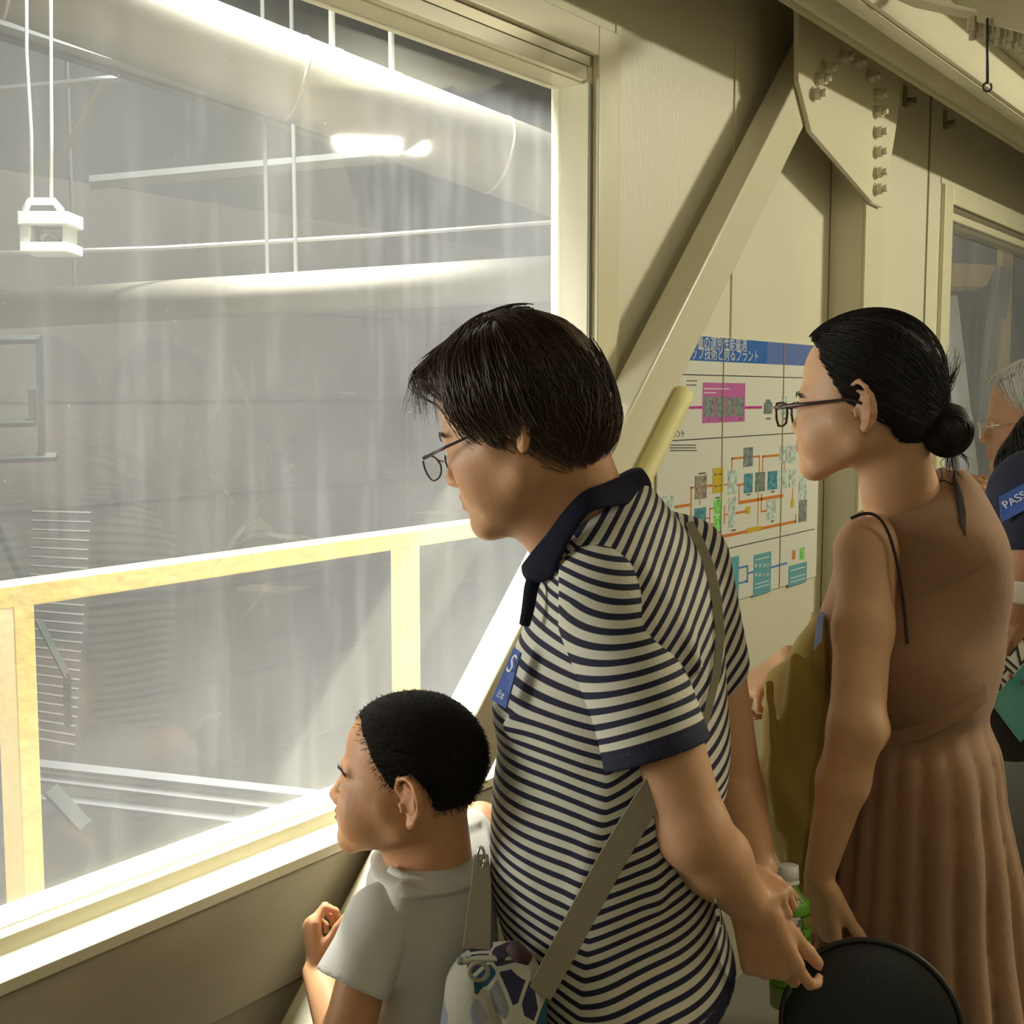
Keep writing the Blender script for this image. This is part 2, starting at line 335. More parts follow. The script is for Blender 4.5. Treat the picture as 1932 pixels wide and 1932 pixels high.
# big duct
A = W(0, -62, 4.0); B = W(1057, 338, 5.0); dv = B-A
duct = thing('ventilation_duct', 'thick round duct sloping across the top of the near window', 'duct', tuple(A))
b = MB(); b.tube([A-dv*.5, B+dv*.35], .155, 48); seat(b.build('pipe', M['duct'], duct, smooth=True))
for t in (.02, .47, .86, 1.25):
    c = A+dv*t; u = dv/np.linalg.norm(dv); b = MB(); b.tube([c-u*.006, c+u*.006], .1575, 48); seat(b.build('seam_band', mat('duct_seam', (.42, .38, .32), .6), duct, smooth=True))
for px, py in ((613, 90), (740, 190)):
    t = (px-0)/1057*1.0; c = A+dv*(t*.93)+np.array([0, 0, .14]); b = MB(); b.tube([c, c+np.array([0, 0, 2.2])], .012, 8); b.box(c-np.array([.03, .03, .01]), c+np.array([.03, .03, .02])); seat(b.build('hanger_rod', M['greysteel'], duct))
# second pipe, farther and level
A2 = W(0, 585, 7.4); B2 = W(1057, 524, 6.2); dv2 = B2-A2
p2 = thing('level_pipe', 'thinner round pipe running level across the hall behind the duct', 'pipe', tuple(A2))
b = MB(); b.tube([A2-dv2*.4, B2+dv2*.4], .115, 32); seat(b.build('pipe', M['duct'], p2, smooth=True))
for px in (552, 605, 165):
    c = A2+dv2*(px/1057)+np.array([0, 0, .1]); b = MB(); b.tube([c, c+np.array([0, 0, 3.0])], .011, 8); seat(b.build('hanger_rod', M['greysteel'], p2))
cd = MB(); cd.tube([W(-80, 480, 7.0), W(300, 468, 6.9), W(700, 445, 6.8), W(1100, 415, 6.6)], .012, 8)
tag(cd.build('conduit', M['whitep']), 'thin pale conduit crossing the hall above the level pipe', 'conduit')
# roof truss lines
rt = thing('roof_truss', 'grey steel roof truss under the hall roof left of the duct', 'truss', tuple(W(300, 170, 6)))
def bar(a, b_, r, m, parent, name):
    mb = MB(); a = np.array(a); b_ = np.array(b_); mb.tube([a, b_], r, 4); return seat(mb.build(name, m, parent))
bar(W(-60, 30, 6.2), W(900, 330, 7.0), .035, M['greysteel'], rt, 'chord')
bar(W(-60, 50, 6.2), W(880, 345, 7.0), .02, M['hallroof'], rt, 'chord')
bar(W(-60, 175, 6.2), W(330, 138, 6.6), .02, M['greysteel'], rt, 'tie')
bar(W(190, 160, 6.4), W(120, 290, 6.4), .018, M['duct'], rt, 'tie')
bar(W(170, 345, 7.5), W(1080, 262, 8.0), .045, M['greysteel'], rt, 'purlin')
# hanging box on two rods
M['box_grey'] = mat('weathered_white', (.48, .49, .47), .5)
cam_b = thing('hanging_camera_box', 'small white bracket device hanging on two thin rods at left', 'device', tuple(W(80, 480, 3.0)))
c = W(80, 430, 3.0); s = 3.0/FPX
def hb(u0, v0, u1, v1, d0, d1, name, m=None, bev=.004):
    b = MB(); P = [W(u0, v0, d0), W(u1, v0, d0), W(u1, v1, d0), W(u0, v1, d0)]; b.prism(P, (d1-d0)*(F*np.array([1, 1, 0]))); return seat(b.build(name, m or M['box_grey'], cam_b, bev, seg=3))
hb(32, 398, 128, 424, 2.95, 3.06, 'upper_housing'); hb(36, 456, 127, 476, 2.95, 3.06, 'lower_housing')
hb(36, 420, 56, 458, 2.96, 3.05, 'side_arm'); hb(118, 424, 121, 458, 2.96, 3.05, 'pin', M['greysteel'], 0)
b = MB(); b.tube([W(46, 398, 3.0), W(56, 380, 3.0), W(102, 380, 3.0), W(116, 398, 3.0)], .009, 8); seat(b.build('handle', M['box_grey'], cam_b, smooth=True))
b = MB(); b.tube([W(80, 456, 3.0), W(80, 448, 3.0), W(94, 442, 3.0), W(108, 450, 3.0), W(110, 458, 3.0)], .008, 8); seat(b.build('knob', M['box_grey'], cam_b, smooth=True))
for x0, y0, x1 in ((60, 384, 50), (97, 384, 96)):
    b = MB(); b.tube([W(x0, y0, 3.0), W(x0-(1 if x1 == 50 else 0), 250, 3.0), W(x1, 100, 3.0), W(x1, -250, 3.0)], .0042, 8); seat(b.build('rod', M['box_grey'], cam_b, smooth=True))
# dark frame work at the far left
M['lowrail'] = mat('low_rail_grey', (.10, .10, .10), .7)
df = thing('machine_frame', 'dark green steel frame of a machine at far left of hall', 'frame', tuple(W(40, 870, 6.0)))
for p in (((-60, 643), (76, 640)), ((74, 636), (80, 860)), ((-60, 868), (108, 862)), ((60, 735), (62, 800)), ((-60, 800), (66, 797)), ((-10, 985), (40, 1092)), ((72, 1170), (128, 1278)), ((126, 1270), (128, 1368))):
    bar(W(*p[0], 6.0), W(*p[1], 6.0), .022, M['dark'], df, 'frame_bar')
for p in (((50, 1440), (600, 1500)), ((50, 1465), (600, 1530)), ((50, 1500), (560, 1560))):
    bar(W(*p[0], 6.5), W(*p[1], 6.5), .03, M['lowrail'], df, 'low_rail')
bar(W(95, 1490, 6.2), W(160, 1560, 6.2), .05, M['dark'], df, 'frame_bar')
b = MB()
for k in range(26):
    b.tube([W(60-.3*k, 965+k*17, 6.6), W(172-1.2*k, 968+k*17.5, 6.6)], .008, 4)
o = b.build('louvre_panel', mat('louvre', (.10, .10, .095), .8)); tag(o, 'faint grey louvred panel on hall wall behind handrail post', 'louvre'); o['kind'] = 'stuff'; del o['kind']

# yellow handrail just outside
XR = -1.59; ZR = 1.18
hr = thing('yellow_handrail', 'yellow painted square tube handrail right outside the near window', 'handrail', (XR, .98, 0))
b = MB(); b.box((XR-.05, -.5, ZR-.034), (XR, 5.2, ZR)); seat(b.build('top_rail', M['yellow'], hr, .003))
for y in (1.0-.033, 1.845-.02, 2.72, 3.6, 4.45, 5.15):
    b = MB(); b.box((XR-.05, y, -.2), (XR, y+.033, ZR-.03)); seat(b.build('post', M['yellow'], hr, .002))
b = MB(); b.box((XR-.05, -.5, -.3), (XR-.01, 5.2, -.2)); seat(b.build('base_rail', M['yellow'], hr, .003))
b = MB(); b.box((XR-.2, -3, -.5), (XW-.09, 9, -.3)); struct('ledge_outside', b, M['hallfloor'])
# yellow crane pieces seen through the far window
yc = thing('yellow_crane_beam', 'pale yellow steel crane beam and legs seen through the far window', 'crane', tuple(W(1830, 520, 6.5)))
b = MB(); b.prism([W(1760, 495, 6.3), W(1765, 540, 6.3), W(1862, 540, 6.3), W(1880, 500, 6.3)], (-.15, .25, 0)); seat(b.build('beam', M['yellow'], yc, .004))
bar(W(1893, 505, 6.3), W(1850, 820, 6.4), .05, M['greysteel'], yc, 'leg'); bar(W(1898, 440, 6.3), W(1880, 1000, 6.4), .04, M['yellow'], yc, 'leg')
bar(W(1790, 560, 6.4), W(1830, 900, 6.4), .045, M['whitep'], yc, 'leg'); bar(W(1782, 430, 6.4), W(1782, 500, 6.4), .04, M['yellow'], yc, 'leg')

# ------------------------------------------------------------------ smears of adhesive on the near pane
smm = bpy.data.materials.new('residue'); smm.use_nodes = True
nt = smm.node_tree; pb = nt.nodes['Principled BSDF']; pb.inputs['Base Color'].default_value = (.85, .86, .82, 1); pb.inputs['Alpha'].default_value = .5
nn = nt.nodes.new('ShaderNodeTexNoise'); nn.inputs['Scale'].default_value = 90; nn.inputs['Detail'].default_value = 5
mr = nt.nodes.new('ShaderNodeMapRange'); mr.inputs[1].default_value = .42; mr.inputs[2].default_value = .62; mr.inputs[3].default_value = 0; mr.inputs[4].default_value = .55
nt.links.new(nn.outputs[0], mr.inputs[0]); nt.links.new(mr.outputs[0], pb.inputs['Alpha'])
def smear(pts, wpx):
    b = MB(); n = len(pts); P = [on_x(x, y, XG+.0035) for x, y in pts]
    ws = []
    for i in range(n):
        t = P[min(i+1, n-1)]-P[max(i-1, 0)]; q = np.cross(t, [1, 0, 0]); q /= np.linalg.norm(q); ws.append(q*wpx[i]/FPX*2.0)
    V = []
    for p, q in zip(P, ws): V += [p-q, p+q]
    b.add(V, [(2*i, 2*i+1, 2*i+3, 2*i+2) for i in range(n-1)])
    o = b.build('smear', smm, W1); return o
for pts, wd in (([(447, 1112), (480, 1108), (530, 1113), (586, 1107)], [2, 6, 6, 1]), ([(500, 1108), (480, 1140), (452, 1170)], [3, 4, 1]),
                ([(420, 1045), (450, 1005), (490, 985), (520, 1010), (570, 1020)], [1, 6, 9, 5, 2]), ([(440, 1030), (480, 1008), (560, 1012), (620, 1020)], [2, 4, 3, 1]),
                ([(395, 895), (415, 905), (440, 950)], [2, 6, 1]), ([(390, 800), (412, 765), (418, 720), (425, 700)], [2, 7, 4, 1]),
                ([(530, 900), (545, 880), (556, 875)], [1, 5, 1]), ([(360, 1385), (385, 1358), (420, 1345)], [1, 7, 3]), ([(780, 968), (820, 966), (870, 970)], [1, 4, 1]),
                ([(440, 690), (460, 740), (470, 770)], [2, 10, 2]), ([(495, 940), (430, 1040), (400, 1075)], [1, 3, 1])):
    smear(pts, wd)
# ------------------------------------------------------------------ distance-field modelling for bodies and cloth
f32 = np.float32
def axis(lo, hi, step, fine=()):
    out = [lo]
    while out[-1] < hi:
        s = step
        for a, b, q in fine:
            if a-1e-6 <= out[-1] < b: s = min(s, q)
        out.append(out[-1]+s)
    return np.array(out, f32)
def unit(v): v = np.array(v, float); return v/(np.linalg.norm(v)+1e-12)
class Field:
    def __init__(s, xs, ys, zs):
        s.ax = (xs, ys, zs); s.v = np.full((len(xs), len(ys), len(zs)), 1.0, f32)
    def sub(s, lo, hi):
        sl = []; 
        for a, l, h in zip(s.ax, lo, hi):
            i = max(int(np.searchsorted(a, l))-1, 0); j = min(int(np.searchsorted(a, h))+1, len(a)); sl.append(slice(i, max(j, i)))
        X = s.ax[0][sl[0]][:, None, None]; Y = s.ax[1][sl[1]][None, :, None]; Z = s.ax[2][sl[2]][None, None, :]
        return tuple(sl), X, Y, Z
    def mix(s, sl, d, k, op):
        a = s.v[sl]
        if a.size == 0: return
        if op == 'u':
            if k <= 0: s.v[sl] = np.minimum(a, d); return
            h = np.clip(.5+.5*(a-d)/k, 0, 1); s.v[sl] = a+(d-a)*h-k*h*(1-h)
        elif op == 's':          # carve away
            d = -d
            if k <= 0: s.v[sl] = np.maximum(a, d); return
            h = np.clip(.5-.5*(a-d)/k, 0, 1); s.v[sl] = a+(d-a)*h+k*h*(1-h)
    def cone(s, a, b, ra, rb, k=.01, op='u', flat=None):
        a = np.array(a, float); b = np.array(b, float); m = max(ra, rb)+k+.012
        sl, X, Y, Z = s.sub(np.minimum(a, b)-m, np.maximum(a, b)+m)
        ab = b-a; L2 = float(ab@ab)+1e-12
        px, py, pz = X-a[0], Y-a[1], Z-a[2]
        t = np.clip((px*ab[0]+py*ab[1]+pz*ab[2])/L2, 0, 1)
        qx, qy, qz = px-t*ab[0], py-t*ab[1], pz-t*ab[2]
        if flat is not None:     # squashed across the unit direction flat[0:3] by factor flat[3]
            n = unit(flat[0]); q = qx*n[0]+qy*n[1]+qz*n[2]; g = 1/flat[1]-1
            qx = qx+q*g*n[0]; qy = qy+q*g*n[1]; qz = qz+q*g*n[2]
        d = np.sqrt(qx*qx+qy*qy+qz*qz)-(ra+(rb-ra)*t)
        s.mix(sl, d.astype(f32), k, op)
    def ell(s, c, r, B=np.eye(3), k=.01, op='u'):
        c = np.array(c, float); r = np.array(r, float); m = np.abs(B)@r+k+.01
        sl, X, Y, Z = s.sub(c-m, c+m); px, py, pz = X-c[0], Y-c[1], Z-c[2]
        l = [(px*B[0, i]+py*B[1, i]+pz*B[2, i])/r[i] for i in range(3)]
        n = np.sqrt(l[0]**2+l[1]**2+l[2]**2)
        g = np.sqrt((l[0]/r[0])**2+(l[1]/r[1])**2+(l[2]/r[2])**2)+1e-6
        d = n*(n-1)/g; d = np.clip(d, -.5, .5)
        s.mix(sl, d.astype(f32), k, op)
    def loft(s, keys, k=.01, op='u', wob=None, pw=2.0):
        # keys: (z, u centre, v centre, half u, half v, turn)
        K = np.array(sorted(keys)); z = K[:, 0]
        lo = (K[:, 1].min()-K[:, 3:5].max()-.04, K[:, 2].min()-K[:, 3:5].max()-.04, z[0]-.05); hi = (K[:, 1].max()+K[:, 3:5].max()+.04, K[:, 2].max()+K[:, 3:5].max()+.04, z[-1]+.05)
        sl, X, Y, Z = s.sub(lo, hi); zz = Z.ravel()
        t = np.interp(zz, z, np.arange(len(z)))
        def cr(col):                        # smooth interpolation through the keys
            i = np.clip(t.astype(int), 0, len(z)-2); q = t-i; P = K[:, col]
            if len(z) == 2: return P[0]+(P[1]-P[0])*q
            m = np.gradient(P, z); h = z[i+1]-z[i]; q2 = q*q; q3 = q2*q
            return (2*q3-3*q2+1)*P[i]+(q3-2*q2+q)*h*m[i]+(-2*q3+3*q2)*P[i+1]+(q3-q2)*h*m[i+1]
        cu, cv, a, b, an = [cr(c)[None, None, :] for c in range(1, 6)]
        a = np.maximum(a, .004); b = np.maximum(b, .004)
        du, dv = X-cu, Y-cv; ca, sa = np.cos(an), np.sin(an)
        x = np.abs((du*ca+dv*sa)/a); y = np.abs((-du*sa+dv*ca)/b)
        n = (x**pw+y**pw)**(1/pw)+1e-6
        d = (n-1)*np.minimum(a, b)*.85
        if wob is not None: d = d+wob(X, Y, Z)
        d = np.maximum(d, np.maximum(z[0]-Z, Z-z[-1]))
        s.mix(sl, d.astype(f32), k, op)
    def cut(s, p, n, k=0):       # keep the side n points away from
        n = unit(n); p = np.array(p, float)
        X, Y, Z = s.ax[0][:, None, None], s.ax[1][None, :, None], s.ax[2][None, None, :]
        d = (X-p[0])*n[0]+(Y-p[1])*n[1]+(Z-p[2])*n[2]; s.v = np.maximum(s.v, d.astype(f32))
    def shift(s, fn): s.v += fn(s.ax[0][:, None, None], s.ax[1][None, :, None], s.ax[2][None, None, :]).astype(f32)
    def mesh(s, smooth=1):
        v = s.v; v[0] = 1; v[-1] = 1; v[:, 0] = 1; v[:, -1] = 1; v[:, :, 0] = 1; v[:, :, -1] = 1
        g = v < 0; c = np.zeros(tuple(n-1 for n in v.shape), np.uint8)
        offs = [(i, j, k) for i in (0, 1) for j in (0, 1) for k in (0, 1)]
        def S(a, o): return a[o[0]:a.shape[0]-1+o[0], o[1]:a.shape[1]-1+o[1], o[2]:a.shape[2]-1+o[2]]
        for o in offs: c += S(g, o)
        I, J, K = np.nonzero((c > 0) & (c < 8)); N = len(I)
        idx = np.full(c.shape, -1, np.int32); idx[I, J, K] = np.arange(N)
        xs, ys, zs = s.ax; acc = np.zeros((N, 3)); cnt = np.zeros(N)
        for o in offs:
            for ax_ in range(3):
                if o[ax_]: continue
                q = list(o); q[ax_] = 1
                va = v[I+o[0], J+o[1], K+o[2]]; vb = v[I+q[0], J+q[1], K+q[2]]; m = (va < 0) != (vb < 0)
                t = np.where(m, va/(va-vb+1e-12), 0)
                pa = np.stack([xs[I+o[0]], ys[J+o[1]], zs[K+o[2]]], 1); pb = np.stack([xs[I+q[0]], ys[J+q[1]], zs[K+q[2]]], 1)
                acc += np.where(m[:, None], pa+(pb-pa)*t[:, None], 0); cnt += m
        P = acc/np.maximum(cnt, 1)[:, None]; F_ = []
        for ax_ in range(3):
            a = [slice(None)]*3; b = [slice(None)]*3; a[ax_] = slice(0, -1); b[ax_] = slice(1, None)
            ga, gb = g[tuple(a)], g[tuple(b)]; E = np.nonzero(ga != gb); inside = ga[E]
            o1, o2 = [(1, 2), (2, 0), (0, 1)][ax_]; e = [np.array(q) for q in E]
            ok = (e[o1] > 0) & (e[o2] > 0) & (e[o1] < v.shape[o1]-1) & (e[o2] < v.shape[o2]-1); e = [q[ok] for q in e]; inside = inside[ok]
            def at(d1, d2): q = [x.copy() for x in e]; q[o1] -= d1; q[o2] -= d2; return idx[q[0], q[1], q[2]]
            Qd = np.stack([at(1, 1), at(0, 1), at(0, 0), at(1, 0)], 1); Qd[~inside] = Qd[~inside][:, ::-1]; F_.append(Qd)
        Fa = np.concatenate(F_)
        Fa = Fa[(Fa >= 0).all(1)]
        for _ in range(smooth):
            A = np.concatenate([Fa[:, [0, 1]], Fa[:, [1, 2]], Fa[:, [2, 3]], Fa[:, [3, 0]]]); sm = np.zeros_like(P); n = np.zeros(N)
            for c_ in range(3): sm[:, c_] = np.bincount(A[:, 0], P[A[:, 1], c_], N)+np.bincount(A[:, 1], P[A[:, 0], c_], N)
            n = np.bincount(A[:, 0], minlength=N)+np.bincount(A[:, 1], minlength=N)
            P = P*.5+.5*sm/np.maximum(n, 1)[:, None]
        return P, Fa
QROT = Matrix.Rotation(TH, 4, 'Z')
def q2w(p): p = np.array(p, float); return p[..., 0:1]*R+p[..., 1:2]*np.array([-st, ct, 0])+p[..., 2:3]*np.array([0, 0, 1.])
def person(label, base, group=None):      # an Empty on the floor under the person, turned with the people's frame
    wpos = q2w(np.array([base[0], base[1], 0.0])); o = thing('person', label, 'person', tuple(wpos), TH, group); o['b0'] = 0; del o['b0']
    return o
class Root:                                # bookkeeping: Q-frame origin of a thing
    def __init__(s, o, base): s.o = o; s.b = np.array([base[0], base[1], 0.0])
def qobj(name, P, Fa, m, root, attrs=None, smooth=True, parent=None):
    me = bpy.data.meshes.new(name); P = np.asarray(P, f32)-root.b.astype(f32); Fa = np.asarray(Fa, np.int32); k = Fa.shape[1]
    me.vertices.add(len(P)); me.vertices.foreach_set('co', P.ravel()); me.loops.add(Fa.size); me.loops.foreach_set('vertex_index', Fa.ravel())
    me.polygons.add(len(Fa)); me.polygons.foreach_set('loop_start', np.arange(0, Fa.size, k, dtype=np.int32))
    if smooth: me.polygons.foreach_set('use_smooth', np.ones(len(Fa), bool))
    me.update(calc_edges=True); me.materials.append(m)
    for n, a in (attrs or {}).items():
        a = np.asarray(a, f32)
        if a.ndim == 1: at = me.attributes.new(n, 'FLOAT', 'POINT'); at.data.foreach_set('value', a)
        else: at = me.attributes.new(n, 'FLOAT_COLOR', 'POINT'); at.data.foreach_set('color', np.concatenate([a, np.ones((len(a), 1), f32)], 1).ravel())
    o = bpy.data.objects.new(name, me); C.objects.link(o); o.parent = parent or root.o
    return o
def qmb(name, mb, m, root, parent=None, bevel=0, smooth=False):
    mb.v = [tuple(np.array(p)-root.b) for p in mb.v]
    return mb.build(name, m, parent or root.o, bevel, smooth)
def tubes(paths, radii, n=3):            # many thin strands at once: paths (S, T, 3), radii (S, T)
    S, T, _ = paths.shape; tg = np.gradient(paths, axis=1); tg /= np.linalg.norm(tg, axis=2, keepdims=True)+1e-9
    ref = np.array([.31, .54, .78]); e = np.cross(tg, ref); e /= np.linalg.norm(e, axis=2, keepdims=True)+1e-9; h = np.cross(tg, e)
    V = np.stack([paths+radii[..., None]*(math.cos(2*math.pi*k/n)*e+math.sin(2*math.pi*k/n)*h) for k in range(n)], 2).reshape(-1, 3)
    b = (np.arange(S)[:, None]*T+np.arange(T-1)[None])[..., None]*n; k = np.arange(n)
    return V, np.stack([b+k, b+(k+1) % n, b+n+(k+1) % n, b+n+k], -1).reshape(-1, 4)
def wrinkle(seed, n=14, fmin=12, fmax=45, dirbias=None, amp=.002):
    r = np.random.default_rng(seed); W_ = []
    for _ in range(n):
        d = r.normal(size=3)
        if dirbias is not None: d = d*.35+np.array(dirbias)*r.choice([-1, 1])
        d = unit(d)*r.uniform(fmin, fmax); W_.append((d, r.uniform(0, 6.28), r.uniform(.5, 1)))
    def f(X, Y, Z):
        s = 0
        for d, p, a in W_: s = s+a*np.sin(d[0]*X+d[1]*Y+d[2]*Z+p)
        return s*amp/math.sqrt(n)*1.6
    return f

# ------------------------------------------------------------------ a head
class Head:
    def __init__(s, o, yaw, nod, roll=0., sc=1.0, child=0.0, nose=1.0):
        c, n = math.radians(yaw), math.radians(nod)
        fw = np.array([-math.cos(c)*math.cos(n), math.sin(c)*math.cos(n), -math.sin(n)]); rt = unit(np.cross(fw, [0, 0, 1.])); up = np.cross(rt, fw)
        a = math.radians(roll); rt, up = rt*math.cos(a)+up*math.sin(a), up*math.cos(a)-rt*math.sin(a)
        s.B = np.stack([rt, fw, up], 1); s.o = np.array(o, float); s.s = sc; s.child = child; s.nose = nose
    def p(s, q): return s.o+s.s*(s.B@np.array(q, float))
    def P(s, q): return s.o+s.s*(np.asarray(q)@s.B.T)
    def loc(s, P): return ((P-s.o)@s.B)/s.s
    def skin(s, f, open_mouth=False):
        k = s.s; ch = s.child; nz = s.nose
        def E(c, r, kk=.012, op='u', rot=None):
            B = s.B if rot is None else s.B@rot
            f.ell(s.p(c), np.array(r)*k, B, kk*k, op)
        def Cn(a, b, ra, rb, kk=.01, op='u'): f.cone(s.p(a), s.p(b), ra*k, rb*k, kk*k, op)
        fz = 1-.14*ch      # a child's face is shorter under the same skull
        E((0, -.004, .043), (.073, .087, .081), .02)
        E((0, .030, .045), (.064, .062, .068), .02)
        E((0, .035, -.010*fz), (.060, .056, .062*fz), .03)
        for x in (-1, 1):
            Cn((x*.052, .005, -.042*fz), (x*.018, .078, -.086*fz), .021, .016, .03)
            Cn((x*.055, .030, -.012), (x*.040, .066, -.016), .018, .020+.004*ch, .022)
            E((x*.040, .060, -.045*fz), (.020+.006*ch, .024+.004*ch, .026), .022)
            E((x*.031, .104, .004), (.018, .014, .0125), .014, 's')
            Cn((x*.012, .090, .024), (x*.042, .079, .026), .008, .007, .012)
        E((0, .078, -.052*fz), (.030, .024, .034*fz), .018)
        E((0, .082, -.088*fz), (.019, .015, .014), .018)
        # nose
        y0, yt = .092, .092+.023*nz
        Cn((0, y0-.006, .018), (0, yt-.007, -.020*fz), .007, .009, .010)
        E((0, yt-.006, -.025*fz), (.010, .009, .0085), .008)
        for x in (-1, 1):
            E((x*.011, yt-.014, -.028*fz), (.0075, .010, .0075), .006)
            E((x*.006, yt-.008, -.0365*fz), (.0028, .005, .003), .002, 's')
        # lips
        for x in (-1, 1):
            Cn((x*.004, .1015, -.0475*fz), (x*.020, .091, -.053*fz), .0052, .003, .006)
            Cn((0, .100, -.0600*fz), (x*.017, .091, -.0560*fz), .0062, .0035, .006)
            Cn((x*.0, .107, -.0538*fz), (x*.020, .096, -.0545*fz), .0018+(.002 if open_mouth else 0), .001, .0015, 's')
        E((0, .103, -.071*fz), (.014, .006, .004), .008, 's')
        # lids around the eyes
        for x in (-1, 1):
            c = np.array((x*.031, .0825, .004)); E(c, (.0138,)*3, .004)
            a = math.radians(8*x); rot = np.array([[math.cos(a), 0, -math.sin(a)], [0, 1, 0], [math.sin(a), 0, math.cos(a)]])
            E(c+np.array((0, .013, -.001)), (.0128, .012, .0038), .0012, 's', rot)
        # ears
        for x in (-1, 1):
            a = x*math.radians(20); t = math.radians(-12)
            rz = np.array([[math.cos(a), -math.sin(a), 0], [math.sin(a), math.cos(a), 0], [0, 0, 1]]); rx = np.array([[1, 0, 0], [0, math.cos(t), -math.sin(t)], [0, math.sin(t), math.cos(t)]])
            rot = rz@rx; c = np.array((x*.078, -.010, .004)); es = 1+.08*ch
            def L(q): return c+rot@(np.array(q)*es*np.array([x, 1, 1]))
            pts = [(-.002, .010, .006), (.002, .014, .020), (.005, .008, .030), (.009, -.006, .032), (.012, -.017, .022), (.011, -.019, .006), (.008, -.014, -.010), (.004, -.004, -.022), (.001, .004, -.026)]
            E(L((-.002, -.003, .002)), (.0055, .015*es, .027*es), .003, 'u', rot)
            for i in range(len(pts)-1): Cn(L(pts[i]), L(pts[i+1]), .0034, .0034, .0025)
            E(L((.001, .002, -.023)), (.004, .008, .008), .004, 'u', rot)                 # lobe
            for q0, q1 in (((.004, -.012, .018), (.004, -.008, -.006)), ((.004, .002, .022), (.004, -.008, .016))): Cn(L(q0), L(q1), .0026, .0026, .002)
            E(L((.007, .001, -.001)), (.006, .0065, .010), .003, 's', rot)
            Cn(L((.002, .012, .000)), L((.004, .010, -.008)), .0035, .003, .003)          # tragus
    def eyes(s, root, body, iris=(.035, .02, .012), gaze=(0, 1, 0)):
        for x in (-1, 1):
            c = s.p((x*.031, .0825, .004)); r = .0122*s.s; g = unit(gaze)
            th, ph = np.linspace(0, math.pi, 17), np.linspace(0, 2*math.pi, 24, endpoint=False)
            e1 = unit(np.cross(g, [0, 0, 1.])); e2 = np.cross(e1, g)
            V = np.array([math.cos(t)*g+math.sin(t)*(math.cos(p)*e1+math.sin(p)*e2) for t in th for p in ph]); n = 24
            fc = [(i*n+k, i*n+(k+1) % n, (i+1)*n+(k+1) % n, (i+1)*n+k) for i in range(16) for k in range(n)]
            tt = np.repeat(th, n); col = np.where((tt < .16)[:, None], (.004,)*3, np.where((tt < .5)[:, None], iris, (.62, .60, .56)))
            o = qobj('eye', c+r*(V@s.B.T), fc, M['eye'], root, {'col': col})
    def brows(s, root, name='eyebrow', dens=90, z0=.022, m=None, thick=.0005):
        for x in (-1, 1):
            r = np.random.default_rng(5); t = r.uniform(0, 1, dens); xx = x*(.014+.034*t); zz = z0+.006*np.sin(t*2.6)-.003*t+r.normal(0, .0014, dens); yy = .103-.42*(np.abs(xx)/.05)**2*.05
            a = np.stack([xx, yy, zz], 1); d = np.stack([x*.009*np.ones(dens), -.004*np.ones(dens)*np.abs(xx)/.03, .002-.003*t], 1)
            T = np.linspace(0, 1, 4)[None, :, None]; path = a[:, None]+d[:, None]*T
            V, Fc = tubes(s.P(path), np.full((dens, 4), thick*s.s)*np.array([1, 1, .8, .2])); qobj(name, V, Fc, m or M['hair_dark'], root)

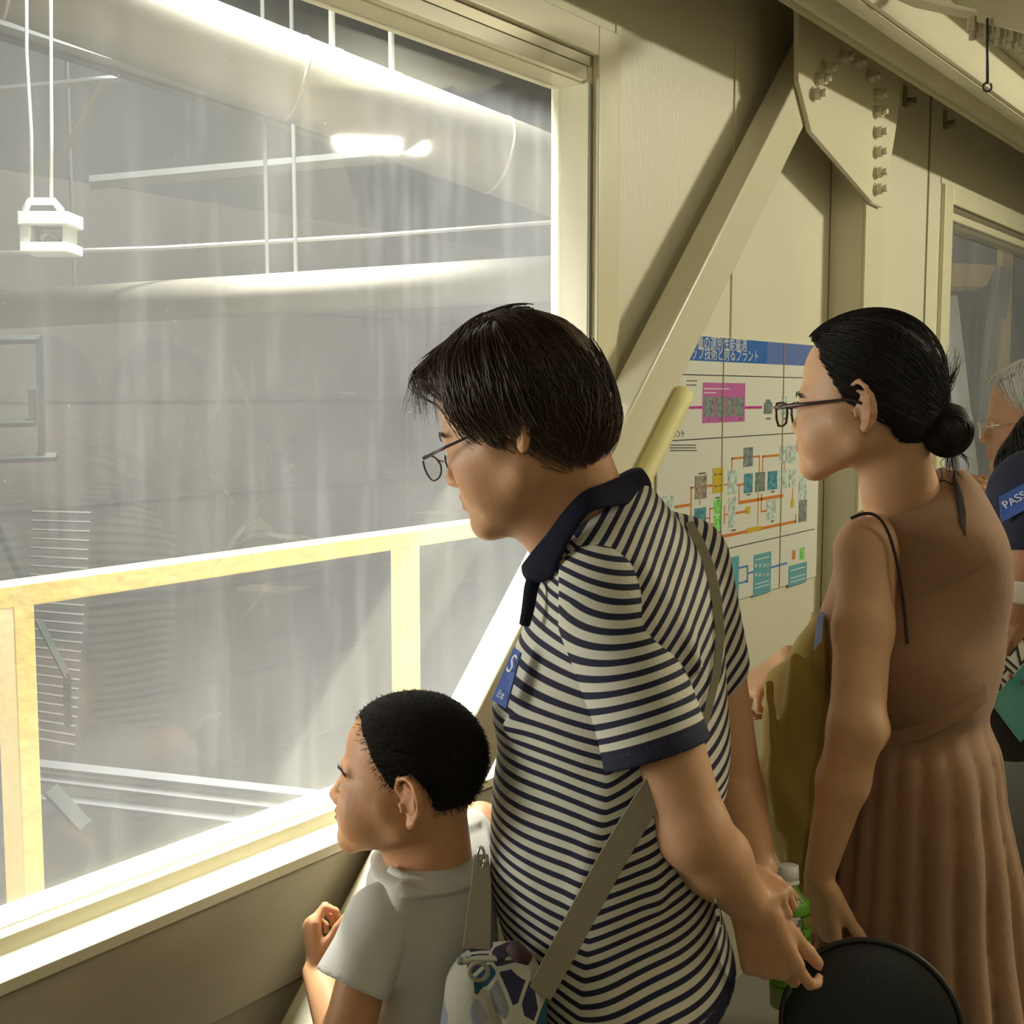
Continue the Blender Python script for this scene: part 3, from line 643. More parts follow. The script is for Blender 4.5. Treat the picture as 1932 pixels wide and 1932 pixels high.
class Hair:      # hair as a star-shaped shell round a centre plus strands lying on it
    def __init__(s, head, ells, center=(0, -.005, .035)):
        s.h = head; s.c = np.array(center); s.e = ells
    def rad(s, D):
        D = D/np.linalg.norm(D, axis=-1, keepdims=True); out = np.zeros(D.shape[:-1])+1e-3
        for c, r in s.e:
            o = (s.c-np.array(c))/np.array(r); d = D/np.array(r); a = (d*d).sum(-1); b = (d*o).sum(-1); q = (o*o).sum()-1; disc = b*b-a*q
            t = np.where(disc > 0, (-b+np.sqrt(np.maximum(disc, 0)))/a, 0); out = np.log(np.exp(out*160)+np.exp(t*160))/160
        return out
    def at(s, D, k=1.0): return s.h.P(s.c+D/np.linalg.norm(D, axis=-1, keepdims=True)*(s.rad(D)*k)[..., None])
    def shell(s, root, region, m, name='hair', sink=.55, nz=.0, nt=110, np_=160, parent=None, rough=None):
        el = np.linspace(-math.pi/2, math.pi/2, nt); az = np.linspace(0, 2*math.pi, np_, endpoint=False)
        E_, A = np.meshgrid(el, az, indexing='ij'); D = np.stack([np.cos(E_)*np.sin(A), np.cos(E_)*np.cos(A), np.sin(E_)], -1)
        g = region(A, E_); k = np.clip(g/.07+.5, 0, 1); k = k*k*(3-2*k)
        rr = s.rad(D); rr = rr*(sink+(1-sink)*k)
        if nz: rr = rr+k*nz*(np.sin(A*37+np.sin(E_*9)*2)+np.sin(A*61+E_*5))*.5
        P = s.h.P((s.c+D*rr[..., None]).reshape(-1, 3))
        Fc = np.array([(i*np_+k_, i*np_+(k_+1) % np_, (i+1)*np_+(k_+1) % np_, (i+1)*np_+k_) for i in range(nt-1) for k_ in range(np_)])
        return qobj(name, P, Fc, m, root, parent=parent)
    def strands(s, root, S_, E_, m, name='strands', T=12, r0=.0006, lift=.03, curl=.0, seed=1, parent=None, fly=0, kink=0.0, under=.0, tip=.25, bulge=0.0):
        rg = np.random.default_rng(seed); n = len(S_); S_ = S_/np.linalg.norm(S_, axis=1, keepdims=True); E_ = E_/np.linalg.norm(E_, axis=1, keepdims=True)
        t = np.linspace(0, 1, T)[None, :, None]; om = np.arccos(np.clip((S_*E_).sum(1), -1, 1))[:, None, None]+1e-4
        D = (np.sin((1-t)*om)*S_[:, None]+np.sin(t*om)*E_[:, None])/np.sin(om)
        sd = np.cross(S_, E_); sd /= np.linalg.norm(sd, axis=1, keepdims=True)+1e-9
        ph = rg.uniform(0, 6.28, n)[:, None, None]; D = D+sd[:, None]*(kink*np.sin(t*rg.uniform(3, 7, n)[:, None, None]+ph)*t+curl*t*t)
        k = 1+rg.uniform(-under, lift, n)[:, None]+fly*rg.uniform(0, 1, n)[:, None]**4*t[..., 0]**2+bulge*rg.uniform(.6, 1, n)[:, None]*np.sin(math.pi*t[..., 0]*.8)
        P = s.at(D, k); rad = r0*s.h.s*rg.uniform(.6, 1.3, n)[:, None]*(1-(1-tip)*np.linspace(0, 1, T)[None]**2)
        V, Fc = tubes(P, rad); return qobj(name, V, Fc, m, root, parent=parent)
def dirs(az, el):
    az, el = np.radians(az), np.radians(el); return np.stack([np.cos(el)*np.sin(az), np.cos(el)*np.cos(az), np.sin(el)], -1)

def hand(f, wrist, fwd, palm, size=1.0, curl=(20, 30, 30), thumb=(40, 20), spread=6, side=1, k=.006, fc=None):
    """palm, four fingers and a thumb; fwd = along the hand, palm = direction the palm faces, side=+1: thumb lies along fwd x palm"""
    fw = unit(fwd); pn = unit(np.array(palm, float)-np.dot(palm, fw)*fw); sd = np.cross(fw, pn)*side; w = np.array(wrist, float)
    S_ = size; tips = []
    bases = [(.030, .088, .072, .0080), (.010, .092, .080, .0084), (-.010, .088, .075, .0080), (-.028, .080, .060, .0070)]
    for i, (x, y, L, r) in enumerate(bases):
        b = w+S_*(sd*x+fw*y); f.cone(w+S_*(sd*x*.55+fw*.012), b, .0125*S_, .0115*S_, k*1.6, flat=(pn, .92))
        a = math.radians(spread*(1.5-i)); d = unit(fw*math.cos(a)+sd*math.sin(a)); p = b; cur = 0
        cl = curl if fc is None else fc[i]
        for j, (ln, c) in enumerate(zip((.46, .31, .23), cl)):
            cur += math.radians(c); dd = d*math.cos(cur)+pn*math.sin(cur); q = p+dd*L*ln*S_
            f.cone(p, q, r*S_*(1-.08*j), r*S_*(1-.08*(j+1)), .0025); p = q
        tips.append((p, dd, -pn*math.cos(cur)+d*math.sin(cur)))
    t0 = w+S_*(sd*.020+fw*.022+pn*.006); a1, a2 = [math.radians(q) for q in thumb]
    d1 = unit(fw*math.cos(a1)+sd*math.sin(a1)+pn*.35); p1 = t0+d1*.042*S_; d2 = unit(d1+pn*math.sin(a2)+fw*.2); p2 = p1+d2*.030*S_; d3 = unit(d2+pn*math.sin(a2)*.8+fw*.15); p3 = p2+d3*.022*S_
    f.cone(t0, p1, .0145*S_, .0115*S_, k*1.5); f.cone(p1, p2, .0100*S_, .0092*S_, .003); f.cone(p2, p3, .0095*S_, .0078*S_, .003)
    tips.append((p3, d3, unit(np.cross(np.cross(d3, pn), d3))*-1))
    return tips
def nails(root, tips, size=1.0):
    for p, d, up in tips:
        up = unit(np.array(up)-np.dot(up, d)*d); sd = np.cross(d, up); c = p+up*.0072*size-d*.001*size
        mb = MB(); n = 12; V = []
        for k in range(n):
            a = 2*math.pi*k/n; x, y = math.cos(a)*.0048*size, math.sin(a)*.0062*size; V.append(c+sd*x+d*y-up*(x*x*90/size))
        V.append(c+up*.0008*size); mb.add(V, [(k, (k+1) % n, n) for k in range(n)])
        qmb('fingernail', mb, M['nail'], root, smooth=True)

# materials for people
def skin_mat(name, base, attr='col'):
    m = mat(name, base, rough=.46, spec=.4, bump=.25, bscale=420, var=.22, vscale=26, sub=.25, attr=attr, col2=tuple(c*f for c, f in zip(base, (.82, .66, .60))))
    return m
M['eye'] = mat('eyeball', (.7, .68, .64), .12, attr='col')
M['nail'] = mat('nail', (.62, .40, .30), .3)
M['skin_a'] = skin_mat('skin_tanned', (.61, .335, .18)); M['skin_b'] = skin_mat('skin_light', (.64, .375, .21)); M['skin_c'] = skin_mat('skin_child', (.64, .335, .17))
M['hair_dark'] = mat('hair_black', (.010, .0075, .006), .48, spec=.3, var=.5, vscale=40, col2=(.02, .014, .01))
M['hair_brown'] = mat('hair_brown', (.042, .021, .011), .40, spec=.4, var=.7, vscale=50, col2=(.055, .026, .012))
M['hair_white'] = mat('hair_white', (.62, .61, .58), .5, spec=.3)
def face_col(P, head, base, lips=True):
    """lip, cheek and nostril tints that belong to the skin itself"""
    c = np.tile(np.array(base), (len(P), 1)); q = head.loc(P); fz = 1-.14*head.child
    d = np.exp(-((q[:, 0]/.022)**4+((q[:, 2]+.0540*fz)/.0105)**4))*(q[:, 1] > .085); c = c*(1-d[:, None]*.75)+np.array((.42, .13, .10))*(d[:, None]*.75)
    for x in (-1, 1):
        d = np.exp(-(((q[:, 0]-x*.045)/.02)**2+((q[:, 1]-.07)/.025)**2+((q[:, 2]+.022)/.02)**2))*.25; c = c*(1-d[:, None])+np.array((.55, .20, .13))*d[:, None]
        d = np.exp(-(((q[:, 0]-x*.082)/.012)**2+((q[:, 1]+.01)/.022)**2+((q[:, 2]-.003)/.03)**2))*.3; c = c*(1-d[:, None])+np.array((.52, .20, .12))*d[:, None]
    return c
# ------------------------------------------------------------------ older woman in the striped polo shirt
def build_grandma():
    hd = Head(Q(1000, 812, 1.43), 19, 19, roll=0, sc=1.03, nose=.9)
    base = Q(1170, 1600, 1.52)
    root = Root(person('older woman in navy and white striped polo, hands clasped behind her back', base), base)
    B0 = np.array((.61, .335, .18))
    xs = axis(base[0]-.24, base[0]+.30, .006, [(-.10, .075, .0028), (.20, .38, .0028)])
    xs = axis(-.14, .40, .006, [(-.11, .06, .0027), (.24, .36, .003)])
    ys = axis(1.20, 1.80, .007, [(1.30, 1.52, .003)])
    zs = axis(0.02, 1.66, .011, [(.70, 1.0, .0035), (1.0, 1.27, .006), (1.27, 1.60, .0027)])
    f = Field(xs, ys, zs); hd.skin(f)
    # neck and hidden trunk
    f.cone(hd.p((0, -.025, -.02)), Q(1122, 1000, 1.48), .054, .052, .03)
    f.cone(hd.p((0, .035, -.07)), Q(1060, 1010, 1.46), .030, .045, .03)
    f.cone(hd.p((.03, -.02, -.05)), Q(1130, 990, 1.475), .03, .035, .02)
    T = [(1040, 1150, .05, .05), (1120, 1180, .10, .12), (1300, 1160, .11, .14), (1500, 1140, .11, .14), (1750, 1160, .11, .13), (1930, 1180, .105, .125)]
    f.loft([(Q(x, y, 1.52)[2], *Q(x, y, 1.52)[:2], a, b, 0) for y, x, a, b in T], .03)
    pel = Q(1180, 1930, 1.55)
    for s_ in (-1, 1):
        hip = pel+np.array([s_*.03, s_*.07, 0]); kn = np.array([hip[0]+.0, hip[1], .42]); an = np.array([hip[0]+.03, hip[1], .08])
        f.cone(hip, kn, .085, .058, .02); f.cone(kn, an, .055, .036, .02)
    # near arm: shoulder, elbow, wrist
    sh, el, wr = Q(1165, 1140, 1.40), Q(1308, 1570, 1.37), Q(1416, 1710, 1.43)
    md = el+(wr-el)*.38
    f.cone(sh, el, .052, .040, .02); f.cone(el, md, .041, .040, .015); f.cone(md, wr, .040, .0245, .015)
    # far arm
    sh2, el2, wr2 = Q(1330, 1180, 1.63), Q(1388, 1500, 1.62), Q(1432, 1640, 1.50)
    f.cone(sh2, el2, .045, .037, .02); f.cone(el2, wr2, .038, .022, .015)
    # near hand hangs down from the wrist, far hand holds that wrist
    hf = unit(Q(1466, 1850, 1.43)-wr); pn = unit(np.array([.35, .9, .2]))
    t1 = hand(f, wr-hf*.005, hf, pn, .95, fc=[(22, 40, 28), (44, 52, 38), (58, 60, 40), (64, 60, 40)], thumb=(18, 6), spread=5, side=1)
    w2 = Q(1398, 1640, 1.47); 
    t2 = hand(f, w2, unit(np.array([.55, -.75, -.25])), unit(np.array([-.05, .35, -1.0])), .64, curl=(50, 75, 55), thumb=(55, 30), spread=3, side=1)
    P, Fa = f.mesh(1); col = face_col(P, hd, B0)
    qobj('body', P, Fa, M['skin_a'], root, {'col': col}); hd.eyes(root, None); hd.brows(root, m=M['hair_brown'], thick=.0005)
    nails(root, t1+t2[:1], .95)
    # ---- hair: layered, brushed to the sides
    H = Hair(hd, [((0, -.002, .046), (.087, .098, .091)), ((0, -.028, .008), (.081, .074, .076)), ((0, .060, .080), (.060, .064, .038))])
    azk = np.radians([0, 25, 45, 62, 78, 90, 110, 140, 180]); elk = np.radians([40, 34, 14, -14, -22, -18, -40, -52, -54])
    reg = lambda A, E_: E_-np.interp(np.minimum(A % (2*math.pi), 2*math.pi-A % (2*math.pi)), azk, elk)
    hair = H.shell(root, reg, M['hair_brown'], nz=.0016)
    rg = np.random.default_rng(3); n = 2600
    e_az = rg.uniform(-180, 180, n); aa = np.abs(e_az); ee = np.degrees(np.interp(np.radians(aa), azk, elk))+rg.normal(0, 5, n)
    s_az = e_az*.5+rg.normal(0, 14, n); s_el = rg.uniform(35, 84, n)
    H.strands(root, dirs(s_az, s_el), dirs(e_az, ee), M['hair_brown'], parent=hair, name='hair_strands', T=12, r0=.0009, lift=.035, kink=.05, seed=4)
    n = 1500; e_az = rg.uniform(-180, 180, n); ee = np.degrees(np.interp(np.radians(np.abs(e_az)), azk, elk))+rg.uniform(0, 40, n)
    H.strands(root, dirs(e_az+rg.normal(0, 10, n), ee+rg.uniform(18, 40, n)), dirs(e_az, ee), M['hair_brown'], parent=hair, name='hair_strands', T=9, r0=.0008, lift=.07, kink=.06, seed=5)
    # near side lock sweeping forward over the temple to a point before the ear
    n = 420; a0 = rg.uniform(-105, -60, n); 
    H.strands(root, dirs(a0+10, rg.uniform(30, 70, n)), dirs(rg.uniform(-74, -62, n), rg.uniform(-36, -14, n)), M['hair_brown'], parent=hair, name='hair_lock', T=14, r0=.0008, lift=.08, curl=.10, seed=6, kink=.03)
    n = 900; a0 = rg.uniform(-112, -74, n)
    H.strands(root, dirs(a0+8, rg.uniform(25, 60, n)), dirs(a0+rg.uniform(0, 14, n), rg.uniform(-24, -8, n)), M['hair_brown'], parent=hair, name='hair_lock', T=14, r0=.0009, lift=.04, bulge=.36, seed=7, kink=.03)
    # fringe falling ahead of the forehead
    n = 300; a0 = rg.uniform(-35, 35, n); st_ = dirs(a0*1.5, rg.uniform(60, 80, n)); P0 = H.at(st_, np.full(n, 1.01)); P1 = H.at(dirs(a0, np.full(n, 48.)), 1.0+rg.uniform(.0, .10, n))
    L_ = rg.uniform(.02, .062, n)[:, None]; fwv = hd.B[:, 1]; upv = hd.B[:, 2]; rtv = hd.B[:, 0]
    P2 = P1+L_*(fwv*.72-upv*.30+rtv*rg.normal(0, .25, n)[:, None]); P3 = P2+L_*(fwv*.12-upv*rg.uniform(.6, 1.1, n)[:, None]+rtv*rg.normal(0, .3, n)[:, None])
    t = np.linspace(0, 1, 12)[None, :, None]; path = (1-t)**3*P0[:, None]+3*(1-t)**2*t*P1[:, None]+3*(1-t)*t*t*P2[:, None]+t**3*P3[:, None]
    V, Fc = tubes(path, np.full((n, 12), .0007)*rg.uniform(.5, 1.2, (n, 1))*np.linspace(1, .25, 12)[None]); qobj('fringe', V, Fc, M['hair_brown'], root, parent=hair)
    # ---- glasses
    gl = MB(); c0 = hd.p((-.060, .088, .008)); 
    def hp(*q): return hd.p(q)
    gm = bpy.data.objects.new('glasses', None); C.objects.link(gm); gm.parent = root.o
    for x in (-1, 1):
        ring = [hp(x*.033+.024*math.cos(a), .118-.004*abs(math.cos(a)), -.004+.0165*math.sin(a)-(.0025*math.sin(a) if math.sin(a) > 0 else 0)) for a in np.linspace(0, 2*math.pi, 25)]
        b = MB(); b.tube(ring, .0011, 8); qmb('rim', b, M['dark_purple'], root, gm, smooth=True)
        b = MB(); b.add(ring[:-1]+[hp(x*.033, .119, -.004)], [(i, (i+1) % 24, 24) for i in range(24)]); qmb('lens', b, M['lens'], root, gm, smooth=True)
        b = MB(); b.tube([hp(x*.057, .114, .004), hp(x*.064, .108, .005)], .0016, 8); qmb('hinge', b, M['chrome'], root, gm, smooth=True)
        b = MB(); b.tube([hp(x*.064, .109, .005), hp(x*.072, .075, .008), hp(x*.077, .02, .012), hp(x*.079, -.005, .008)], [.0022, .0019, .0012, .0012], 8); qmb('temple', b, M['dark_purple'], root, gm, smooth=True)
    b = MB(); b.tube([hp(-.010, .117, .0), hp(0, .121, .004), hp(.010, .117, .0)], .0011, 8); qmb('bridge', b, M['chrome'], root, gm, smooth=True)
    # ---- shirt
    k = [(902, 1168, 1216, 1.50, .05), (932, 1120, 1240, 1.50, .085), (984, 1062, 1280, 1.51, .125), (1060, 1022, 1325, 1.51, .145), (1120, 1004, 1348, 1.52, .165), (1180, 986, 1361, 1.52, .17), (1260, 957, 1370, 1.52, .17), (1335, 931, 1372, 1.52, .17),
         (1400, 940, 1371, 1.52, .165), (1480, 926, 1364, 1.52, .165), (1560, 920, 1352, 1.52, .165), (1640, 925, 1345, 1.52, .165), (1720, 945, 1362, 1.53, .17), (1800, 975, 1382, 1.53, .175), (1860, 1000, 1386, 1.53, .175), (1960, 1020, 1386, 1.53, .175)]
    keys = []
    for y, l, r, d, hv in k:
        a, b_ = Q(l, y, d), Q(r, y, d); keys.append(((a[2]+b_[2])/2, (a[0]+b_[0])/2, (a[1]+b_[1])/2, (b_[0]-a[0])/2, hv, 0))
    wob = wrinkle(11, fmin=14, fmax=40, dirbias=(.3, .2, 1), amp=.0022)
    fx = axis(-.10, .34, .0045); fy = axis(1.27, 1.76, .0055); fz = axis(.62, 1.42, .0045)
    g = Field(fx, fy, fz); g.loft(keys, .01, wob=wob)
    # folds radiating from the near armpit, bulge round the shoulder
    g.cone(Q(1130, 1095, 1.41), Q(1185, 1190, 1.40), .052, .060, .04)
    g.cone(Q(1290, 1060, 1.58), Q(1335, 1250, 1.62), .06, .055, .04)
    ap = Q(1290, 1330, 1.42)
    for (x0, y0), (x1, y1), r in (((1170, 1065), (1290, 1210), .006), ((1210, 1075), (1318, 1260), .006), ((1190, 1090), (1270, 1200), .005), ((1150, 1470), (1090, 1700), .005), ((1215, 1540), (1240, 1700), .006), ((960, 1370), (1140, 1350), .006), ((1330, 1600), (1360, 1750), .005)):
        g.cone(Q(x0, y0, 1.365 if x0 > 1000 else 1.42), Q(x1, y1, 1.37 if x1 > 1000 else 1.42), r, r*.6, .02)
    # neck opening
    g.cone(Q(1098, 945, 1.48), Q(1040, 860, 1.46), .048, .075, .004, 's')
    # hem plane
    h0, h1 = Q(1386, 1832, 1.5), Q(1150, 1945, 1.5); hn = np.cross(unit(h1-h0), [0, 1, 0]); hn = hn if hn[2] < 0 else -hn
    g.cut(h0, hn); P, Fa = g.mesh(2)
    zz = P[:, 2]; uu = P[:, 0]
    d = P[:, 1]*cp-(zz-CAMZ)*sp*0+0; px = 966+FPX*uu/(P[:, 1]*cp); py_ = 966-FPX*((zz-CAMZ)*cp+P[:, 1]*sp)/(P[:, 1]*cp-(zz-CAMZ)*sp)
    us = np.interp(zz, [.62, 1.0, 1.12, 1.22, 1.35], [.06, .105, .11, .09, .06])
    du = uu-us; sr = np.interp(zz, [.65, .85, 1.0, 1.15, 1.3], [.22, .36, .45, .8, 1.05]); slf = np.interp(zz, [.65, .8, .95, 1.1, 1.2, 1.3], [-.28, -.30, -.16, -.12, -.5, -.9])
    s_ = zz-np.where(du > 0, du*sr, du*-slf*-1)*1.0
    sb = np.where(du > 0, -sr*du, -slf*du*.9); s_ = zz+sb+.003*np.sin(uu*46+zz*9)*np.sin(zz*14)
    hemd = (P-h0)@unit(hn); band = np.clip((hemd+.024)/.002, 0, 1)
    # placket and the neck edge
    q = Q(996, 1120, 1.5); 
    sh_o = qobj('polo_shirt', P, Fa, M['stripes'], root, {'s': s_, 'band': band})
    # sleeve
    a, b_ = Q(1138, 1118, 1.395), Q(1238, 1424, 1.375); ax_ = unit(b_-a)
    g = Field(axis(.05, .27, .0028), axis(1.24, 1.47, .0034), axis(.99, 1.29, .0028))
    g.cone(a, b_+ax_*.04, .0605, .0665, .01); g.shift(wrinkle(21, fmin=15, fmax=45, dirbias=(.5, 0, .9), amp=.0022))
    g.cone(b_-ax_*.03, b_+ax_*.08, .056, .063, .002, 's'); g.cut(b_, ax_); P, Fa = g.mesh(2)
    t = (P-a)@ax_; bd = (P-b_)@ax_; band = np.clip((bd+.021)/.003, 0, 1)
    curve = .02*((P[:, 0]-a[0]-.05)/.07)**2*np.clip(1-(t/.15), 0, 1)
    o = qobj('sleeve', P, Fa, M['stripes'], root, {'s': -t+curve*-1.2, 'band': band}, parent=sh_o)
    # collar: a folded band round the neck
    up_ = [(1206, 883, 1.50), (1180, 893, 1.445), (1140, 912, 1.405), (1100, 929, 1.39), (1062, 968, 1.39), (1035, 1005, 1.395), (1005, 1040, 1.41), (989, 1063, 1.44), (1000, 1050, 1.50), (1040, 1000, 1.56), (1110, 935, 1.60), (1180, 888, 1.57), (1206, 883, 1.50)]
    lo_ = [(1224, 936, 1.49), (1196, 951, 1.425), (1150, 957, 1.385), (1110, 971, 1.368), (1075, 1021, 1.366), (1056, 1059, 1.372), (1040, 1091, 1.392), (1010, 1101, 1.43), (1010, 1094, 1.50), (1050, 1059, 1.58), (1120, 989, 1.63), (1190, 944, 1.60), (1224, 936, 1.49)]
    def cat(L_, m=6):
        A_ = np.array([Q(*q) for q in L_]); n_ = len(A_)-1; out = []
        for i in range(n_):
            p0, p1, p2, p3 = A_[(i-1) % n_], A_[i], A_[i+1], A_[(i+2) % n_ if i+2 > n_ else i+2]
            for t in np.arange(m)/m: out.append(.5*((2*p1)+(-p0+p2)*t+(2*p0-5*p1+4*p2-p3)*t*t+(-p0+3*p1-3*p2+p3)*t**3))
        return np.array(out)
    Cu, Cl = cat(up_), cat(lo_); n_ = len(Cu); cc = Q(1110, 970, 1.49); rows_ = []
    for t in np.linspace(0, 1, 6):
        r_ = Cu*(1-t)+Cl*t; o_ = r_-cc; o_[:, 2] = 0; o_ /= np.linalg.norm(o_, axis=1, keepdims=True); rows_.append(r_+o_*.006*math.sin(math.pi*t))
    V = np.concatenate(rows_); Fc = np.array([(i*n_+k_, i*n_+(k_+1) % n_, (i+1)*n_+(k_+1) % n_, (i+1)*n_+k_) for i in range(5) for k_ in range(n_)])
    co = qobj('collar', V, Fc, M['navy'], root, parent=sh_o); so = co.modifiers.new('thick', 'SOLIDIFY'); so.thickness = .006; so.offset = 0; ss = co.modifiers.new('soft', 'SUBSURF'); ss.levels = 1; ss.render_levels = 1
    b = MB(); pl = [Q(1012, 1075, 1.435), Q(1002, 1110, 1.42), Q(996, 1150, 1.43), Q(990, 1178, 1.435)]
    b.tube(pl, [.010, .009, .008, .007], 8); qmb('placket', b, M['navy'], root, sh_o, smooth=True)
    # name sticker on the chest
    q = [Q(972, 1222, 1.44), Q(985, 1232, 1.42), Q(957, 1336, 1.405), Q(930, 1320, 1.43)]
    b = MB(); b.prism(q, (-.002, -.001, 0)); st_o = qmb('sticker', b, M['sticker'], root)
    st_o['label'] = 'blue PASS sticker on the chest'
    def txt(body, p0, dirx, diry, size, m, par, name='print'):
        cu = bpy.data.curves.new(name, 'FONT'); cu.body = body; cu.size = 1.0; cu.align_x = 'CENTER'; cu.align_y = 'CENTER'
        o = bpy.data.objects.new(name, cu); C.objects.link(o); dg = bpy.context.evaluated_depsgraph_get(); me = bpy.data.meshes.new_from_object(o.evaluated_get(dg)); bpy.data.objects.remove(o)
        n = len(me.vertices); co = np.zeros(n*3, f32); me.vertices.foreach_get('co', co); co = co.reshape(-1, 3)
        X = unit(dirx); Y = unit(np.array(diry)-np.dot(diry, X)*X); V = np.array(p0)+co[:, :1]*size*X+co[:, 1:2]*size*Y
        me.vertices.foreach_set('co', V.astype(f32).ravel()); me.materials.append(m); me.update()
        o = bpy.data.objects.new(name, me); C.objects.link(o); o.parent = par; return o
    globals()['txt'] = txt
    c = np.mean(q, 0); tx = unit(q[1]-q[0])
    for body, fpos, sz in (('S', .24, .032), ('日本', .82, .010)):
        p = (q[0]+q[1])/2+((q[2]+q[3])/2-(q[0]+q[1])/2)*fpos+np.array([-.0035, -.0065, 0]); txt(body, p-root.b, tx, (q[0]-q[3]), sz, M['whitep'], st_o)
    # trousers
    g = Field(axis(-.06, .36, .007), axis(1.24, 1.80, .007), axis(.05, .84, .010))
    for s_ in (-1, 1):
        hip = pel+np.array([s_*.03, s_*.07, -.02]); kn = np.array([hip[0]+.0, hip[1], .42]); an = np.array([hip[0]+.03, hip[1], .10])
        g.cone(hip, kn, .108, .078, .03); g.cone(kn, an, .076, .062, .02)
    g.shift(wrinkle(5, amp=.003)); g.cut((0, 0, .09), (0, 0, -1)); P, Fa = g.mesh(2); qobj('trousers', P, Fa, mat('beige_trousers', (.55, .50, .38), .8, bump=.3, bscale=300), root)
    for s_ in (-1, 1):
        c = pel+np.array([s_*.03+.03, s_*.07, 0]); g = Field(axis(c[0]-.26, c[0]+.12, .006), axis(c[1]-.09, c[1]+.16, .006), axis(-.01, .14, .006))
        g.cone((c[0]+.03, c[1], .045), (c[0]-.14, c[1]+.06, .035), .045, .038, .02); g.cone((c[0]+.0, c[1], .06), (c[0], c[1], .10), .04, .038, .02); g.cut((0, 0, .004), (0, 0, -1)); P, Fa = g.mesh(1); qobj('shoe', P, Fa, mat('shoe_grey', (.16, .15, .14), .6), root)
    return root
M['dark_purple'] = mat('dark_purple_metal', (.06, .03, .05), .3, metal=.3)
def lens_mat():
    m = bpy.data.materials.new('spectacle_lens'); m.use_nodes = True; nt = m.node_tree; nt.nodes.clear(); N = nt.nodes.new
    o = N('ShaderNodeOutputMaterial'); a = N('ShaderNodeBsdfTransparent'); a.inputs[0].default_value = (.94, .96, .95, 1); g = N('ShaderNodeBsdfGlossy'); g.inputs['Roughness'].default_value = .03
    x = N('ShaderNodeMixShader'); x.inputs[0].default_value = .10; nt.links.new(a.outputs[0], x.inputs[1]); nt.links.new(g.outputs[0], x.inputs[2]); nt.links.new(x.outputs[0], o.inputs[0]); return m
M['lens'] = lens_mat()
M['navy'] = mat('navy_knit', (.008, .008, .020), .9, bump=.4, bscale=500, spec=.2)
M['sticker'] = mat('blue_sticker', (.05, .11, .40), .35)
def stripes_mat():
    m = mat('striped_knit', (.62, .58, .47), .85, bump=.35, bscale=450); nt = m.node_tree; N = nt.nodes.new; L = nt.links.new; p = nt.nodes['Principled BSDF']
    a = N('ShaderNodeAttribute'); a.attribute_name = 's'; d = N('ShaderNodeMath'); d.operation = 'DIVIDE'; d.inputs[1].default_value = .0149; L(a.outputs['Fac'], d.inputs[0])
    fr = N('ShaderNodeMath'); fr.operation = 'FRACT'; L(d.outputs[0], fr.inputs[0])
    sb = N('ShaderNodeMath'); sb.operation = 'SUBTRACT'; sb.inputs[1].default_value = .5; L(fr.outputs[0], sb.inputs[0]); ab = N('ShaderNodeMath'); ab.operation = 'ABSOLUTE'; L(sb.outputs[0], ab.inputs[0])
    mr = N('ShaderNodeMapRange'); mr.inputs[1].default_value = .20; mr.inputs[2].default_value = .245; L(ab.outputs[0], mr.inputs[0])
    b = N('ShaderNodeAttribute'); b.attribute_name = 'band'; inv = N('ShaderNodeMath'); inv.operation = 'SUBTRACT'; inv.inputs[0].default_value = 1; L(b.outputs['Fac'], inv.inputs[1])
    mu = N('ShaderNodeMath'); mu.operation = 'MULTIPLY'; L(mr.outputs[0], mu.inputs[0]); L(inv.outputs[0], mu.inputs[1])
    mx = N('ShaderNodeMix'); mx.data_type = 'RGBA'; L(mu.outputs[0], mx.inputs[0]); mx.inputs[6].default_value = (.013, .012, .036, 1); mx.inputs[7].default_value = (.66, .62, .51, 1); L(mx.outputs[2], p.inputs['Base Color']); return m
M['stripes'] = stripes_mat()
build_grandma()
def to_px(P):
    P = np.atleast_2d(P); x, v, z = P[:, 0], P[:, 1], P[:, 2]-CAMZ; d = v*cp-z*sp
    return np.stack([966+FPX*x/d, 966-FPX*(z*cp+v*sp)/d, d], 1)
def surf(P, px, py, r=7):                 # point of a garment seen at a measured spot of the photograph
    S_ = to_px(P); m = (S_[:, 0]-px)**2+(S_[:, 1]-py)**2; k = m < r*r
    if not k.any(): i = int(np.argmin(m))
    else: ii = np.nonzero(k)[0]; i = ii[np.argmin(S_[ii, 2])]
    return P[i].copy(), S_[i, 2]
def lofted(ks, deep=True):
    out = []
    for y, l, r, d, hv in ks:
        a, b = Q(l, y, d), Q(r, y, d); out.append(((a[2]+b[2])/2, (a[0]+b[0])/2, (a[1]+b[1])/2, (b[0]-a[0])/2, hv, 0))
    return out
def legs(root, pel, m, x0, x1, thick=.075, cloth=True, name='trousers', top=.75):
    f = Field(axis(pel[0]-.2, pel[0]+.22, .008), axis(pel[1]-.2, pel[1]+.25, .008), axis(.05, top, .011))
    for s_ in (-1, 1):
        hip = np.array([pel[0]+s_*.03, pel[1]+s_*.07, pel[2]]); kn = np.array([hip[0], hip[1], pel[2]*.53]); an = np.array([hip[0]+.02, hip[1], .1])
        f.cone(hip, kn, thick*1.25, thick, .03); f.cone(kn, an, thick, thick*.8, .02)
    f.shift(wrinkle(5, amp=.003)); f.cut((0, 0, .09), (0, 0, -1)); P, Fa = f.mesh(1); qobj(name, P, Fa, m, root)
